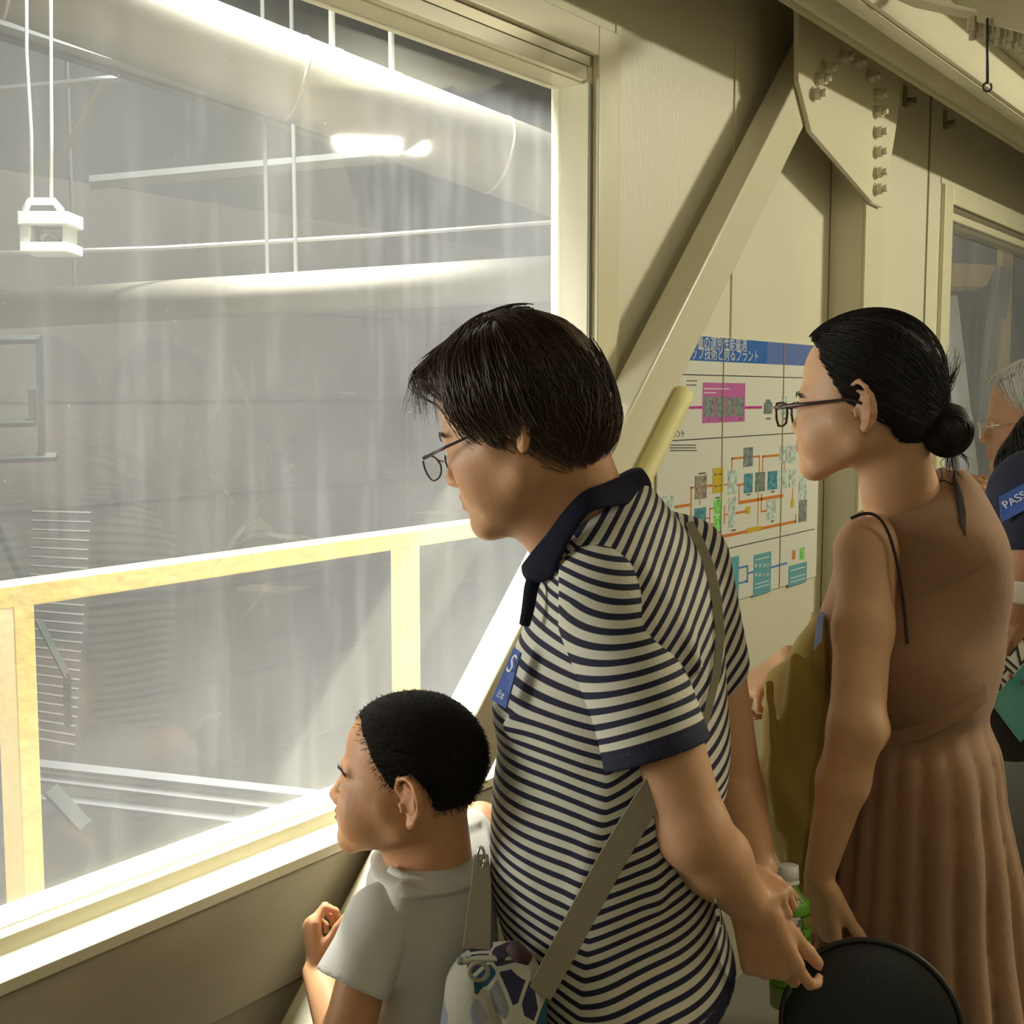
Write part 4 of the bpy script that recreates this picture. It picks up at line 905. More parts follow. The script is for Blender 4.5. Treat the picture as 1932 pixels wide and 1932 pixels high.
def shoes(root, pel, m, s=1.0):
    for s_ in (-1, 1):
        c = np.array([pel[0]+s_*.03+.02, pel[1]+s_*.07, 0]); g = Field(axis(c[0]-.26, c[0]+.12, .006), axis(c[1]-.09, c[1]+.18, .006), axis(-.01, .14, .006))
        g.cone((c[0]+.03*s, c[1], .045), (c[0]-.13*s, c[1]+.07*s, .035), .042*s, .034*s, .02); g.cone((c[0], c[1], .06), (c[0], c[1], .105), .04*s, .036*s, .02); g.cut((0, 0, .004), (0, 0, -1)); P, Fa = g.mesh(1); qobj('shoe', P, Fa, m, root)
def body_legs(f, pel, r=.055):
    for s_ in (-1, 1):
        hip = np.array([pel[0]+s_*.03, pel[1]+s_*.07, pel[2]]); kn = np.array([hip[0], hip[1], pel[2]*.53]); an = np.array([hip[0]+.02, hip[1], .07])
        f.cone(hip, kn, r*1.3, r, .02); f.cone(kn, an, r*.9, r*.6, .02)

# ------------------------------------------------------------------ boy at the sill
def build_boy():
    ear = Q(758, 1522, 1.41); yaw = 8
    o = ear+np.array([.074*math.sin(math.radians(yaw)), .074*math.cos(math.radians(yaw)), 0]); hd = Head(o, yaw, -3, sc=.93, child=1.0, nose=.85)
    base = Q(815, 1900, 1.50); root = Root(person('small boy with cropped black hair and white shirt, chin at the window sill', base), base)
    B0 = np.array((.64, .335, .17))
    f = Field(axis(-.30, .02, .006, [(-.29, -.06, .0026)]), axis(1.26, 1.82, .007, [(1.35, 1.62, .003)]), axis(.02, 1.10, .011, [(.62, .86, .004), (.86, 1.10, .0026)]))
    hd.skin(f, open_mouth=True)
    f.cone(hd.p((0, -.022, -.025)), Q(822, 1655, 1.50), .042, .048, .02); f.cone(hd.p((0, .02, -.055)), Q(800, 1660, 1.49), .028, .04, .02)
    f.loft(lofted([(1660, 760, 900, 1.52, .05), (1700, 720, 910, 1.52, .07), (1850, 740, 920, 1.52, .08), (2100, 750, 930, 1.52, .08)]), .03)
    sh, el, wr = Q(716, 1722, 1.44), Q(650, 1975, 1.405), Q(598, 1835, 1.53)
    f.cone(sh, el, .030, .030, .01); f.cone(el, wr, .029, .0185, .012)
    f.cone(Q(870, 1640, 1.60), Q(905, 1560, 1.68), .034, .030, .02); f.cone(Q(905, 1560, 1.68), Q(985, 1600, 1.72), .03, .024, .02)
    tips = hand(f, Q(598, 1832, 1.535), unit(np.array([-.16, .30, .92])), unit(np.array([.85, .45, .05])), .66, curl=(48, 70, 50), thumb=(38, 18), spread=4, side=-1, fc=[(40, 75, 50), (50, 75, 50), (58, 75, 50), (66, 75, 50)])
    pel = Q(835, 2080, 1.55); body_legs(f, pel, .042)
    P, Fa = f.mesh(1); col = face_col(P, hd, B0); qobj('body', P, Fa, M['skin_c'], root, {'col': col}); hd.eyes(root, None, gaze=(-.2, 1, -.1)); hd.brows(root, dens=60, m=M['hair_dark'], thick=.0004); nails(root, tips, .62)
    H = Hair(hd, [((0, -.003, .042), (.0760, .0905, .0845)), ((0, .030, .044), (.0655, .0635, .0700))])
    azk = np.radians([0, 25, 45, 60, 75, 92, 108, 122, 145, 180]); elk = np.radians([34, 33, 22, 4, -16, 4, -12, -38, -50, -53])
    reg = lambda A, E_: E_-np.interp(np.minimum(A % (2*math.pi), 2*math.pi-A % (2*math.pi)), azk, elk)
    hair = H.shell(root, reg, M['hair_crop'], sink=.8)
    rg = np.random.default_rng(9); n = 9000; az = rg.uniform(-180, 180, n); el_ = np.degrees(np.arcsin(rg.uniform(-.85, 1, n))); thr = np.degrees(np.interp(np.radians(np.abs(az)), azk, elk)); k = el_ > thr-2+rg.normal(0, 3, n); az, el_ = az[k], el_[k]; D = dirs(az, el_)
    P0 = H.at(D, .985); nrm_ = (D@hd.B.T); P1 = P0+nrm_*.0050*rg.uniform(.5, 1.1, len(D))[:, None]+np.array([0, 0, -.0022])+rg.normal(0, .0012, (len(D), 3)); t = np.linspace(0, 1, 3)[None, :, None]
    V, Fc = tubes(P0[:, None]*(1-t)+P1[:, None]*t, np.full((len(D), 3), .00042)*np.array([1, .9, .3])); qobj('stubble', V, Fc, M['hair_dark'], root, parent=hair)
    # shirt
    g = Field(axis(-.27, .06, .0045), axis(1.34, 1.72, .005), axis(.60, .96, .0045)); wob = wrinkle(31, fmin=12, fmax=34, dirbias=(.5, .1, .8), amp=.0022)
    g.loft(lofted([(1545, 862, 905, 1.60, .03), (1568, 800, 922, 1.54, .065), (1596, 738, 928, 1.53, .095), (1630, 706, 930, 1.52, .10), (1680, 690, 932, 1.52, .105), (1800, 692, 934, 1.52, .11), (1932, 692, 936, 1.52, .115), (2080, 690, 938, 1.52, .12)]), .01, wob=wob)
    g.cone(Q(865, 1640, 1.58), Q(893, 1600, 1.62), .042, .040, .03)
    g.cone(Q(820, 1543, 1.49), Q(840, 1450, 1.50), .045, .060, .003, 's'); g.cone(Q(760, 1675, 1.41), Q(735, 1840, 1.42), .008, .012, .03)
    g.cut((0, 0, .63), (0, 0, -1)); P, Fa = g.mesh(2); shirt = qobj('tee_shirt', P, Fa, M['white_knit'], root)
    a, b_ = Q(722, 1740, 1.43), Q(664, 1860, 1.405); ax_ = unit(b_-a+np.array([.002, 0, 0]))
    g = Field(axis(-.28, -.06, .0035), axis(1.30, 1.54, .004), axis(.64, .90, .0035)); g.cone(a, b_+ax_*.03, .038, .049, .01); g.cone(Q(724, 1738, 1.44), Q(775, 1712, 1.48), .035, .042, .03); g.shift(wrinkle(33, fmin=20, fmax=50, amp=.0016)); g.cone(b_-ax_*.02, b_+ax_*.05, .037, .044, .002, 's'); g.cut(b_, ax_)
    P, Fa = g.mesh(2); qobj('sleeve', P, Fa, M['white_knit'], root, parent=shirt)
    # ribbed neck band
    c = Q(812, 1645, 1.49); b = MB(); rim = [(738, 1642, 1.455), (760, 1655, 1.435), (800, 1662, 1.43), (850, 1662, 1.435), (893, 1648, 1.47), (918, 1618, 1.52), (925, 1590, 1.56)]
    pts = [Q(*p) for p in rim]; qq = []
    for i in range(len(pts)-1):
        for t_ in np.linspace(0, 1, 5)[:-1]: qq.append(pts[i]*(1-t_)+pts[i+1]*t_)
    b.tube(qq, .006, 10); qmb('neck_band', b, M['white_knit'], root, shirt, smooth=True)
    legs(root, np.array([pel[0], pel[1], .62]), mat('navy_shorts', (.02, .022, .045), .8), 0, 0, .055, name='shorts', top=.70); shoes(root, pel, mat('boy_shoe', (.10, .10, .12), .6), .75)

M['hair_crop'] = mat('hair_cropped', (.014, .011, .008), .75, spec=.12, bump=.6, bscale=600)
M['white_knit'] = mat('white_knit', (.60, .58, .52), .85, bump=.3, bscale=400, sheen=.1)
build_boy()

# ------------------------------------------------------------------ young woman in the brown dress
def build_woman():
    yaw = 32; y_ = math.radians(yaw); ear = Q(1614, 776, 1.57)
    hd = Head(ear+np.array([.080*math.sin(y_), .080*math.cos(y_), 0]), yaw, 2, sc=.99, nose=.78, child=.9)
    base = Q(1720, 1500, 1.72); root = Root(person('young woman with low bun and glasses in brown sleeveless dress', base), base); B0 = np.array((.64, .375, .21))
    f = Field(axis(.30, .68, .006, [(.34, .55, .0028)]), axis(1.40, 2.0, .007, [(1.45, 1.75, .0032)]), axis(.02, 1.66, .011, [(.64, .88, .0038), (.88, 1.30, .006), (1.30, 1.62, .0027)]))
    hd.skin(f)
    f.cone(hd.p((0, -.03, -.02)), Q(1704, 935, 1.67), .042, .041, .025); f.cone(hd.p((0, .0, -.05)), Q(1692, 965, 1.69), .024, .030, .03); f.cone(Q(1702, 935, 1.69), Q(1735, 1000, 1.73), .042, .055, .04)
    f.loft(lofted([(970, 1700, 1835, 1.73, .05), (1020, 1660, 1850, 1.73, .09), (1150, 1620, 1850, 1.73, .11), (1350, 1600, 1840, 1.72, .10), (1932, 1600, 1900, 1.72, .12)]), .03)
    sh, el, wr = Q(1638, 1040, 1.635), Q(1616, 1372, 1.55), Q(1545, 1652, 1.60)
    f.cone(Q(1720, 1030, 1.72), sh, .035, .041, .02); f.cone(sh, sh+(el-sh)*.45, .041, .0365, .02); f.cone(sh+(el-sh)*.45, el, .0365, .0345, .02)
    m_ = el+(wr-el)*.35; f.cone(el, m_, .0345, .032, .015); f.cone(m_, wr, .032, .0195, .015); f.ell(Q(1655, 1378, 1.56), (.014, .014, .014), k=.02)
    hand(f, wr, unit(np.array([.10, .10, -1.0])), unit(np.array([.75, .35, .1])), .88, fc=[(35, 45, 30), (42, 55, 35), (48, 60, 35), (52, 60, 35)], thumb=(20, 12), spread=4, side=1)
    s2, e2, w2 = Q(1800, 1010, 1.85), Q(1600, 1330, 1.90), Q(1490, 1245, 1.80)
    f.cone(s2, e2, .045, .036, .02); f.cone(e2, w2, .034, .022, .02)
    tips = hand(f, w2, unit(np.array([-.78, -.1, -.52])), unit(np.array([.45, .25, -.85])), .86, fc=[(28, 50, 35), (40, 55, 35), (50, 60, 40), (55, 60, 40)], thumb=(48, 12), spread=5, side=-1)
    pel = Q(1740, 1932, 1.74); pel[2] = .86; body_legs(f, pel, .05)
    P, Fa = f.mesh(1); col = face_col(P, hd, B0); qobj('body', P, Fa, M['skin_b'], root, {'col': col}); hd.eyes(root, None); hd.brows(root, dens=80); nails(root, tips[:1]+tips[4:], .85)
    # hair drawn back to a bun
    H = Hair(hd, [((0, -.001, .046), (.081, .094, .090)), ((0, .034, .054), (.070, .066, .069)), ((0, -.03, .01), (.066, .066, .062))])
    azk = np.radians([0, 25, 45, 62, 76, 88, 100, 125, 150, 180]); elk = np.radians([38, 36, 29, 8, -20, -6, -18, -50, -62, -64])
    reg = lambda A, E_: E_-np.interp(np.minimum(A % (2*math.pi), 2*math.pi-A % (2*math.pi)), azk, elk)
    hair = H.shell(root, reg, M['hair_dark'], nz=.001); rg = np.random.default_rng(8)
    bd = hd.loc(Q(1752, 785, 1.61)[None])[0]-H.c; bd = bd/np.linalg.norm(bd)
    n = 2600; az = rg.uniform(-180, 180, n); el_ = np.degrees(np.interp(np.radians(np.abs(az)), azk, elk))+rg.exponential(16, n)+1; el_ = np.minimum(el_, 88)
    EE = np.tile(bd, (n, 1))+rg.normal(0, .06, (n, 3)); fr_ = np.abs(az) < 38; EE[fr_] = unit(bd+np.array([0, 0, 1.3]))+rg.normal(0, .05, (int(fr_.sum()), 3))
    H.strands(root, dirs(az, el_), EE, M['hair_dark'], parent=hair, name='hair_strands', T=14, r0=.0007, lift=.022, kink=.012, seed=3)
    # bun: wound strands
    c = Q(1786, 812, 1.60); f2 = Field(axis(c[0]-.06, c[0]+.06, .003), axis(c[1]-.06, c[1]+.06, .003), axis(c[2]-.06, c[2]+.06, .003)); f2.ell(c, (.032, .030, .033), k=.01); f2.cone(c, Q(1752, 782, 1.61), .02, .018, .02); P2, F2 = f2.mesh(1); bun = qobj('bun', P2, F2, M['hair_dark'], root, parent=hair)
    n = 700; ph = rg.uniform(0, 6.28, n)[:, None]; t = np.linspace(0, 1, 14)[None]; an = ph+t*rg.uniform(1.5, 4, n)[:, None]; tl_ = rg.normal(0, .45, n)[:, None]
    rr = np.array([.033, .031, .034]); x = np.cos(an)*np.cos(tl_); z = np.sin(an)*np.cos(tl_); y = -np.abs(np.sin(tl_+.3*np.sin(an)))-.05
    nn = np.sqrt(x*x+y*y+z*z); path = c+np.stack([x/nn*rr[0], y/nn*rr[1], z/nn*rr[2]], -1)*rg.uniform(.97, 1.05, n)[:, None, None]
    V, Fc = tubes(path, np.full((n, 14), .0006)); qobj('bun_strands', V, Fc, M['hair_dark'], root, parent=bun)
    # loose ends above and below the bun
    for (x0, y0), ends, cnt in (((1778, 745), ((1790, 660), (1810, 668), (1797, 700)), 26), ((1795, 850), ((1806, 930), (1815, 900), (1830, 880)), 16), ((1720, 640), ((1770, 700), (1762, 660)), 6)):
        A_ = Q(x0, y0, 1.60)+rg.normal(0, .004, (cnt, 3)); Ee = np.array([Q(*ends[i % len(ends)], 1.60) for i in range(cnt)])+rg.normal(0, .005, (cnt, 3)); t = np.linspace(0, 1, 10)[None, :, None]; path = A_[:, None]*(1-t)+Ee[:, None]*t+np.array([.012, 0, 0])*np.sin(t*3.14)*rg.normal(0, .6, (cnt, 1, 1))
        V, Fc = tubes(path, np.full((cnt, 10), .0008)*np.linspace(1, .2, 10)[None]); qobj('loose_strands', V, Fc, M['hair_dark'], root, parent=hair)
    # glasses
    gm = bpy.data.objects.new('glasses', None); C.objects.link(gm); gm.parent = root.o; hp = lambda *q: hd.p(q); mm = mat('dark_tortoise', (.05, .028, .02), .25)
    for x in (-1, 1):
        rect = [(.009, .012), (.030, .0145), (.052, .0135), (.057, .009), (.055, -.008), (.047, -.017), (.028, -.018), (.014, -.014), (.009, -.002), (.009, .012)]
        b = MB(); pts = [hp(x*a, .117-.10*max(a-.03, 0)**1.0*.35, z_) for a, z_ in rect]; b.tube(pts, .0017, 8); qmb('rim', b, mm, root, gm, smooth=True)
        b = MB(); b.add(pts[:-1]+[hp(x*.032, .116, -.002)], [(i, (i+1) % 9, 9) for i in range(9)]); qmb('lens', b, M['lens'], root, gm, smooth=True)
        b = MB(); b.tube([hp(x*.057, .114, .008), hp(x*.066, .104, .009), hp(x*.074, .06, .012), hp(x*.078, .01, .016), hp(x*.080, -.008, .010)], [.0034, .0034, .0026, .002, .002], 8); qmb('temple', b, mm, root, gm, smooth=True)
        b = MB(); b.tube([hp(x*.0685, .100, .009), hp(x*.0705, .098, .009)], .0013, 8); qmb('rivet', b, M['chrome'], root, gm, smooth=True)
    b = MB(); b.tube([hp(-.009, .117, .006), hp(0, .120, .008), hp(.009, .117, .006)], .0015, 8); qmb('bridge', b, mm, root, gm, smooth=True)
    # dress
    g = Field(axis(.34, .82, .005), axis(1.42, 1.98, .006), axis(.30, 1.42, .005))
    w0 = wrinkle(41, fmin=10, fmax=40, dirbias=(.9, .3, .35), amp=.0028)
    def pleat(X, Y, Z):
        ang = np.arctan2(Y-1.72, X-.57); k = np.clip((1.02-Z)/.06, 0, 1); gr = .006+.02*np.clip((1.0-Z)/.6, 0, 1)
        return w0(X, Y, Z)-k*gr*(np.abs(np.sin(ang*15+1.4*np.sin(ang*3)+Z*.4))**.6-.6)*1.0
    g.loft(lofted([(884, 1785, 1808, 1.70, .03), (905, 1748, 1830, 1.70, .055), (935, 1698, 1848, 1.70, .085), (965, 1640, 1860, 1.70, .12), (985, 1614, 1866, 1.71, .145), (1010, 1602, 1872, 1.72, .16), (1070, 1588, 1880, 1.72, .16), (1170, 1548, 1882, 1.72, .155), (1240, 1532, 1884, 1.72, .15), (1310, 1560, 1870, 1.72, .13), (1345, 1585, 1862, 1.72, .115), (1400, 1560, 1878, 1.72, .14), (1500, 1545, 1890, 1.73, .16), (1700, 1530, 1908, 1.73, .17), (1932, 1510, 1930, 1.73, .19), (2300, 1490, 1965, 1.73, .21)]), .01, wob=pleat)
    g.cone(Q(1632, 1150, 1.55), Q(1624, 1036, 1.58), .045, .036, .004, 's')      # armhole
    g.cut((0, 0, .34), (0, 0, -1)); P, Fa = g.mesh(1); dress = qobj('dress', P, Fa, M['brown_linen'], root)
    def on(px, py, off=.004): p, d = surf(P, px, py); q = Q(px, py, d-off); return q
    b = MB(); pts = [Q(x, y, min(d_, surf(P, x+4, y, 9)[1]-.003)) for x, y, d_ in ((1606, 978, 1.62), (1628, 968, 1.61), (1652, 970, 1.60), (1672, 992, 1.59), (1688, 1040, 1.585), (1698, 1090, 1.58), (1707, 1150, 1.58), (1712, 1215, 1.59))]
    for _ in range(2): pts = [pts[0]]+[q for i in range(len(pts)-1) for q in (pts[i]*.75+pts[i+1]*.25, pts[i]*.25+pts[i+1]*.75)]+[pts[-1]]
    b.tube(pts, .0022, 8); qmb('armhole_trim', b, M['dark_brown'], root, dress, smooth=True)
    b = MB(); way = [(1640, 1394), (1690, 1392), (1740, 1378), (1790, 1355), (1830, 1330), (1862, 1306)]; pts = [on(x, y, .002) for x, y in way]
    b.ribbon(pts, [np.array([.0, 0, .0115])]*6, [np.array([0, -.004, 0])]*6); qmb('belt', b, M['brown_linen'], root, dress, bevel=.002)
    b = MB(); leaf = [(1800, 888), (1806, 912), (1817, 935), (1822, 965), (1823, 1012), (1812, 985), (1806, 955), (1802, 930), (1796, 905)]; pts = [on(x, y, .002) for x, y in leaf]; b.add(pts, [tuple(range(9))]); b.prism(pts, (0, .002, 0)); qmb('keyhole_shade', b, M['dark_brown'], root, dress)  # dark patch laid on the dress for the shadow inside the back slit
    b = MB(); b.tube([on(x, y, .003) for x, y in ((1775, 884), (1779, 900), (1772, 908), (1782, 906), (1800, 916))], .0012, 6); qmb('neck_tie', b, M['dark_brown'], root, dress)
    b = MB(); b.tube([on(x, y, .0005) for x, y in ((1718, 1128), (1760, 1112), (1800, 1090), (1840, 1072), (1870, 1058))], .0012, 6); qmb('yoke_seam', b, M['brown_linen'], root, dress)
    s_ = [Q(1543, 1160, 1.62), Q(1556, 1150, 1.60), Q(1552, 1205, 1.60), Q(1536, 1225, 1.62)]; b = MB(); b.prism([q+np.array([-.004, -.012, 0]) for q in s_], (.001, .002, 0)); o = qmb('sticker', b, M['sticker'], root)
    o['label'] = 'blue sticker on the chest of the dress'
    shoes(root, pel, M['dark_brown'])
    # olive cardigan over the far arm
    ol = thing('cardigan', 'olive yellow cardigan draped over the arm of the woman in brown', 'cardigan', tuple(q2w(np.array([*Q(1480, 1500, 1.72)[:2], 0.0]))), TH); rc = Root(ol, np.array([*Q(1480, 1500, 1.72)[:2], 0]))
    g = Field(axis(.32, .52, .004), axis(1.52, 1.95, .005), axis(.68, 1.22, .004)); wf = wrinkle(55, n=10, fmin=35, fmax=120, dirbias=(1, .35, .12), amp=.0050)
    g.loft(lofted([(1162, 1540, 1552, 1.70, .02), (1200, 1508, 1560, 1.70, .04), (1250, 1476, 1570, 1.70, .055), (1310, 1446, 1585, 1.70, .06), (1370, 1434, 1590, 1.70, .06), (1440, 1426, 1590, 1.70, .06), (1510, 1430, 1585, 1.70, .06), (1580, 1452, 1570, 1.70, .055), (1640, 1482, 1560, 1.70, .05), (1700, 1510, 1550, 1.70, .04), (1760, 1525, 1545, 1.70, .02)]), .01, wob=wf)
    for (a, b2, r) in (((1452, 1290), (1468, 1560), .006), ((1500, 1240), (1492, 1620), .007), ((1520, 1260), (1530, 1600), .006)):
        g.cone(Q(*a, 1.648), Q(*b2, 1.652), r, r*.8, .018)
    Pc, Fc = g.mesh(1); qobj('knit', Pc, Fc, mat('olive_knit', (.38, .26, .055), .85, bump=.3, bscale=400, sheen=.15, var=.3, vscale=12), rc)
M['brown_linen'] = mat('brown_linen', (.34, .185, .10), .85, bump=.35, bscale=420, var=.25, vscale=40, sheen=.1)
M['dark_brown'] = mat('dark_brown_cloth', (.035, .018, .012), .8)
build_woman()
# ------------------------------------------------------------------ shoulder bag
def find(pref, obj_name):
    for o in bpy.data.objects:
        if o.parent and o.parent.get('label', '').startswith(pref) and o.name.split('.')[0] == obj_name: return o
def mesh_q(o, b):
    n = len(o.data.vertices); a = np.zeros(n*3, f32); o.data.vertices.foreach_get('co', a); return a.reshape(-1, 3)+np.array(b)
def build_bag():
    sh = find('older woman', 'polo_shirt'); base = Q(1170, 1600, 1.52); SP = mesh_q(sh, (base[0], base[1], 0))
    bb = Q(930, 1900, 1.36); bg = thing('shoulder_bag', 'cream shoulder bag with navy, teal and grey leaf print hanging before the striped polo', 'bag', tuple(q2w(np.array([bb[0], bb[1], 0.55]))), TH)
    rt = Root(bg, (bb[0], bb[1])); rt.b = np.array([bb[0], bb[1], .55])
    g = Field(axis(-.14, .08, .0035), axis(1.24, 1.48, .004), axis(.52, .84, .0035))
    g.loft(lofted([(1778, 950, 972, 1.37, .012), (1795, 902, 1000, 1.37, .028), (1830, 862, 1022, 1.37, .042), (1880, 842, 1026, 1.37, .050), (1932, 826, 1024, 1.37, .054), (2060, 810, 1020, 1.37, .058), (2120, 822, 1010, 1.37, .05)]), .01, wob=wrinkle(71, fmin=25, fmax=70, amp=.003), pw=2.6)
    g.cone(Q(868, 1812, 1.33), Q(985, 1800, 1.335), .006, .006, .012); g.cone(Q(900, 1830, 1.325), Q(935, 1935, 1.325), .005, .006, .012, 's')
    P, Fa = g.mesh(2); body = qobj('pouch', P, Fa, M['leaf_print'], rt)
    b = MB(); b.tube([Q(965, 1785, 1.335), Q(980, 1800, 1.325), Q(1000, 1812, 1.325)], [.008, .010, .006], 8); qmb('flap_opening', b, mat('dark_maroon', (.05, .02, .025), .8), rt, body, smooth=True)
    b = MB(); c = Q(903, 1833, 1.322); b.tube([c+.010*(math.cos(a)*np.array([1, 0, 0])+math.sin(a)*np.array([0, .0, 1])) for a in np.linspace(0, 6.28, 17)], .0026, 8); qmb('cord_loop', b, M['strap'], rt, body, smooth=True)
    # strap: front length up the chest, near length under the arm, and across the back
    def strap(way, wpx, name, off=.005, fixed=None):
        pts = []
        for i, (x, y) in enumerate(way):
            if fixed is not None: pts.append(Q(x, y, min(fixed[i], surf(SP, x, y, 22)[1]-.004) if x > 1090 else fixed[i]))
            else: p, d = surf(SP, x, y, 9); pts.append(Q(x, y, d-off))
        pts = np.array(pts); t = np.gradient(pts, axis=0); nrm_ = -pts/np.linalg.norm(pts, axis=1, keepdims=True)+np.array([0, 0, .6]); W_ = []
        for i in range(len(pts)):
            w_ = unit(np.cross(t[i], np.array([0, 1.0, 0]))); W_.append(w_*wpx[i]*.5/FPX*1.42)
        b = MB(); b.ribbon(pts, W_, [np.array([0, .0014, 0])]*len(pts)); return qmb(name, b, M['strap'], rt, bevel=.0008)
    way = [(1018, 1875), (1045, 1825), (1080, 1760), (1115, 1695), (1150, 1630), (1185, 1570), (1215, 1520), (1255, 1455)]
    strap(way, [46, 48, 50, 50, 50, 50, 48, 44], 'strap', fixed=[1.335, 1.34, 1.345, 1.35, 1.355, 1.365, 1.375, 1.39])
    way = [(1318, 1400), (1335, 1345), (1352, 1270), (1359, 1200), (1352, 1130), (1338, 1070), (1318, 1020), (1300, 985)]
    strap(way, [14, 14, 16, 18, 20, 22, 20, 16], 'strap', off=.006)
    strap([(908, 1612), (908, 1660), (904, 1720), (899, 1790)], [26, 36, 44, 50], 'strap', fixed=[1.40, 1.385, 1.37, 1.36])
    b = MB(); c = Q(908, 1616, 1.395); b.tube([c+np.array([.004*math.cos(a), -.004, .013*math.sin(a)]) for a in np.linspace(0, 6.28, 17)], .0016, 8); qmb('buckle', b, M['chrome'], rt, smooth=True)
def leaf_mat():
    m = mat('leaf_print', (.5, .48, .4), .8, bump=.3, bscale=300); nt = m.node_tree; N = nt.nodes.new; L = nt.links.new; p = nt.nodes['Principled BSDF']
    tc = N('ShaderNodeTexCoord'); mp = N('ShaderNodeMapping'); mp.inputs['Scale'].default_value = (34, 20, 24); mp.inputs['Rotation'].default_value = (0, .5, 0); L(tc.outputs['Object'], mp.inputs[0])
    v = N('ShaderNodeTexVoronoi'); v.feature = 'F1'; v.inputs['Scale'].default_value = 1.25; L(mp.outputs[0], v.inputs['Vector'])
    v2 = N('ShaderNodeTexVoronoi'); v2.feature = 'DISTANCE_TO_EDGE'; v2.inputs['Scale'].default_value = 1.25; L(mp.outputs[0], v2.inputs['Vector'])
    s = N('ShaderNodeSeparateColor'); L(v.outputs['Color'], s.inputs[0])
    cr = N('ShaderNodeValToRGB'); cr.color_ramp.interpolation = 'CONSTANT'; el = cr.color_ramp.elements
    cols = [(0, (.50, .48, .38)), (.26, (.02, .022, .06)), (.44, (.012, .07, .11)), (.55, (.22, .22, .22)), (.64, (.50, .48, .38)), (.78, (.035, .02, .05)), (.88, (.30, .30, .38))]
    el[0].color = (*cols[0][1], 1)
    el[1].position = cols[1][0]; el[1].color = (*cols[1][1], 1)
    for q, c in cols[2:]: e = el.new(q); e.color = (*c, 1)
    L(s.outputs[0], cr.inputs[0]); lt = N('ShaderNodeMath'); lt.operation = 'GREATER_THAN'; lt.inputs[1].default_value = .07; L(v2.outputs['Distance'], lt.inputs[0])
    mx = N('ShaderNodeMix'); mx.data_type = 'RGBA'; L(lt.outputs[0], mx.inputs[0]); mx.inputs[6].default_value = (.50, .48, .38, 1); L(cr.outputs[0], mx.inputs[7]); L(mx.outputs[2], p.inputs['Base Color']); return m
M['leaf_print'] = leaf_mat(); M['strap'] = mat('woven_strap', (.33, .29, .20), .85, bump=.8, bscale=500)
build_bag()

# ------------------------------------------------------------------ bottle of green tea
def build_bottle():
    c0, c1 = Q(1487, 1632, 1.53), Q(1492, 1900, 1.53); ax_ = unit(c1-c0); L_ = np.linalg.norm(c1-c0); s = L_/268.0
    bt = thing('tea_bottle', 'small green tea bottle with white cap held behind the older woman', 'bottle', tuple(q2w(c1)), TH); rt = Root(bt, (0, 0)); rt.b = c1.copy()
    def lathe(prof, n=32):
        b = MB(); e1 = unit(np.cross(ax_, [0, 1, 0])); e2 = np.cross(ax_, e1); V = []
        for a, r in prof:
            for k in range(n): q = 2*math.pi*k/n; V.append(c0+ax_*a*s+(math.cos(q)*e1+math.sin(q)*e2)*r*s)
        b.add(V, [(i*n+k, i*n+(k+1) % n, (i+1)*n+(k+1) % n, (i+1)*n+k) for i in range(len(prof)-1) for k in range(n)]+[tuple(range(n))[::-1], tuple((len(prof)-1)*n+k for k in range(n))]); return b
    qmb('cap', lathe([(0, 17), (1, 19.5), (24, 20), (25, 18.5), (29, 18.5), (30, 20.5), (34, 20.5)]), M['whitep'], rt, smooth=True)
    body = qmb('bottle_body', lathe([(34, 16), (40, 17), (50, 22), (60, 33), (68, 38.5), (76, 39), (262, 39), (268, 34)]), mat('green_tea', (.20, .30, .07), .12, spec=.6), rt, smooth=True)
    prof = [(62, 35.5), (70, 39.5)]
    for k in range(14): prof += [(80+k*11, 39.9-.9*(k % 2)), (85+k*11, 39.9-.9*((k+1) % 2))]
    lab = qmb('label_sleeve', lathe(prof), mat('green_label', (.14, .42, .02), .25, spec=.6, var=.3, vscale=40, col2=(.10, .33, .02)), rt, smooth=True)
    e1 = np.array([1., 0, 0]); cen = lambda a: c0+ax_*a*s
    b = MB(); V = []
    for a in np.linspace(82, 200, 10):
        for q in np.linspace(-118, -72, 8): V.append(cen(a)+(math.cos(math.radians(q))*e1+math.sin(math.radians(q))*np.array([0, 1., 0]))*40.6*s)
    b.add(V, [(i*8+k, i*8+k+1, (i+1)*8+k+1, (i+1)*8+k) for i in range(9) for k in range(7)]); wl = qmb('white_panel', b, M['whitep'], rt, lab, smooth=True)
    ink = mat('ink', (.02, .02, .02), .6); red = mat('red_ink', (.5, .05, .03), .6)
    for i, ch in enumerate('あやたか'): txt(ch, cen(94+i*21)+np.array([.0085*.9, -41.4*s, 0])-rt.b, (1, 0, 0), (0, 0, 1), .0125, ink, wl, 'print')
    txt('綾', cen(110)+np.array([-.0045, -41.6*s, 0])-rt.b, (1, 0, 0), (0, 0, 1), .021, ink, wl, 'print')
    txt('鷹', cen(146)+np.array([-.0045, -41.6*s, 0])-rt.b, (1, 0, 0), (0, 0, 1), .021, ink, wl, 'print')
    txt('茶', cen(92)+np.array([.0175, -38.0*s, 0])-rt.b, (1, .35, 0), (0, 0, 1), .011, red, wl, 'print')
build_bottle()

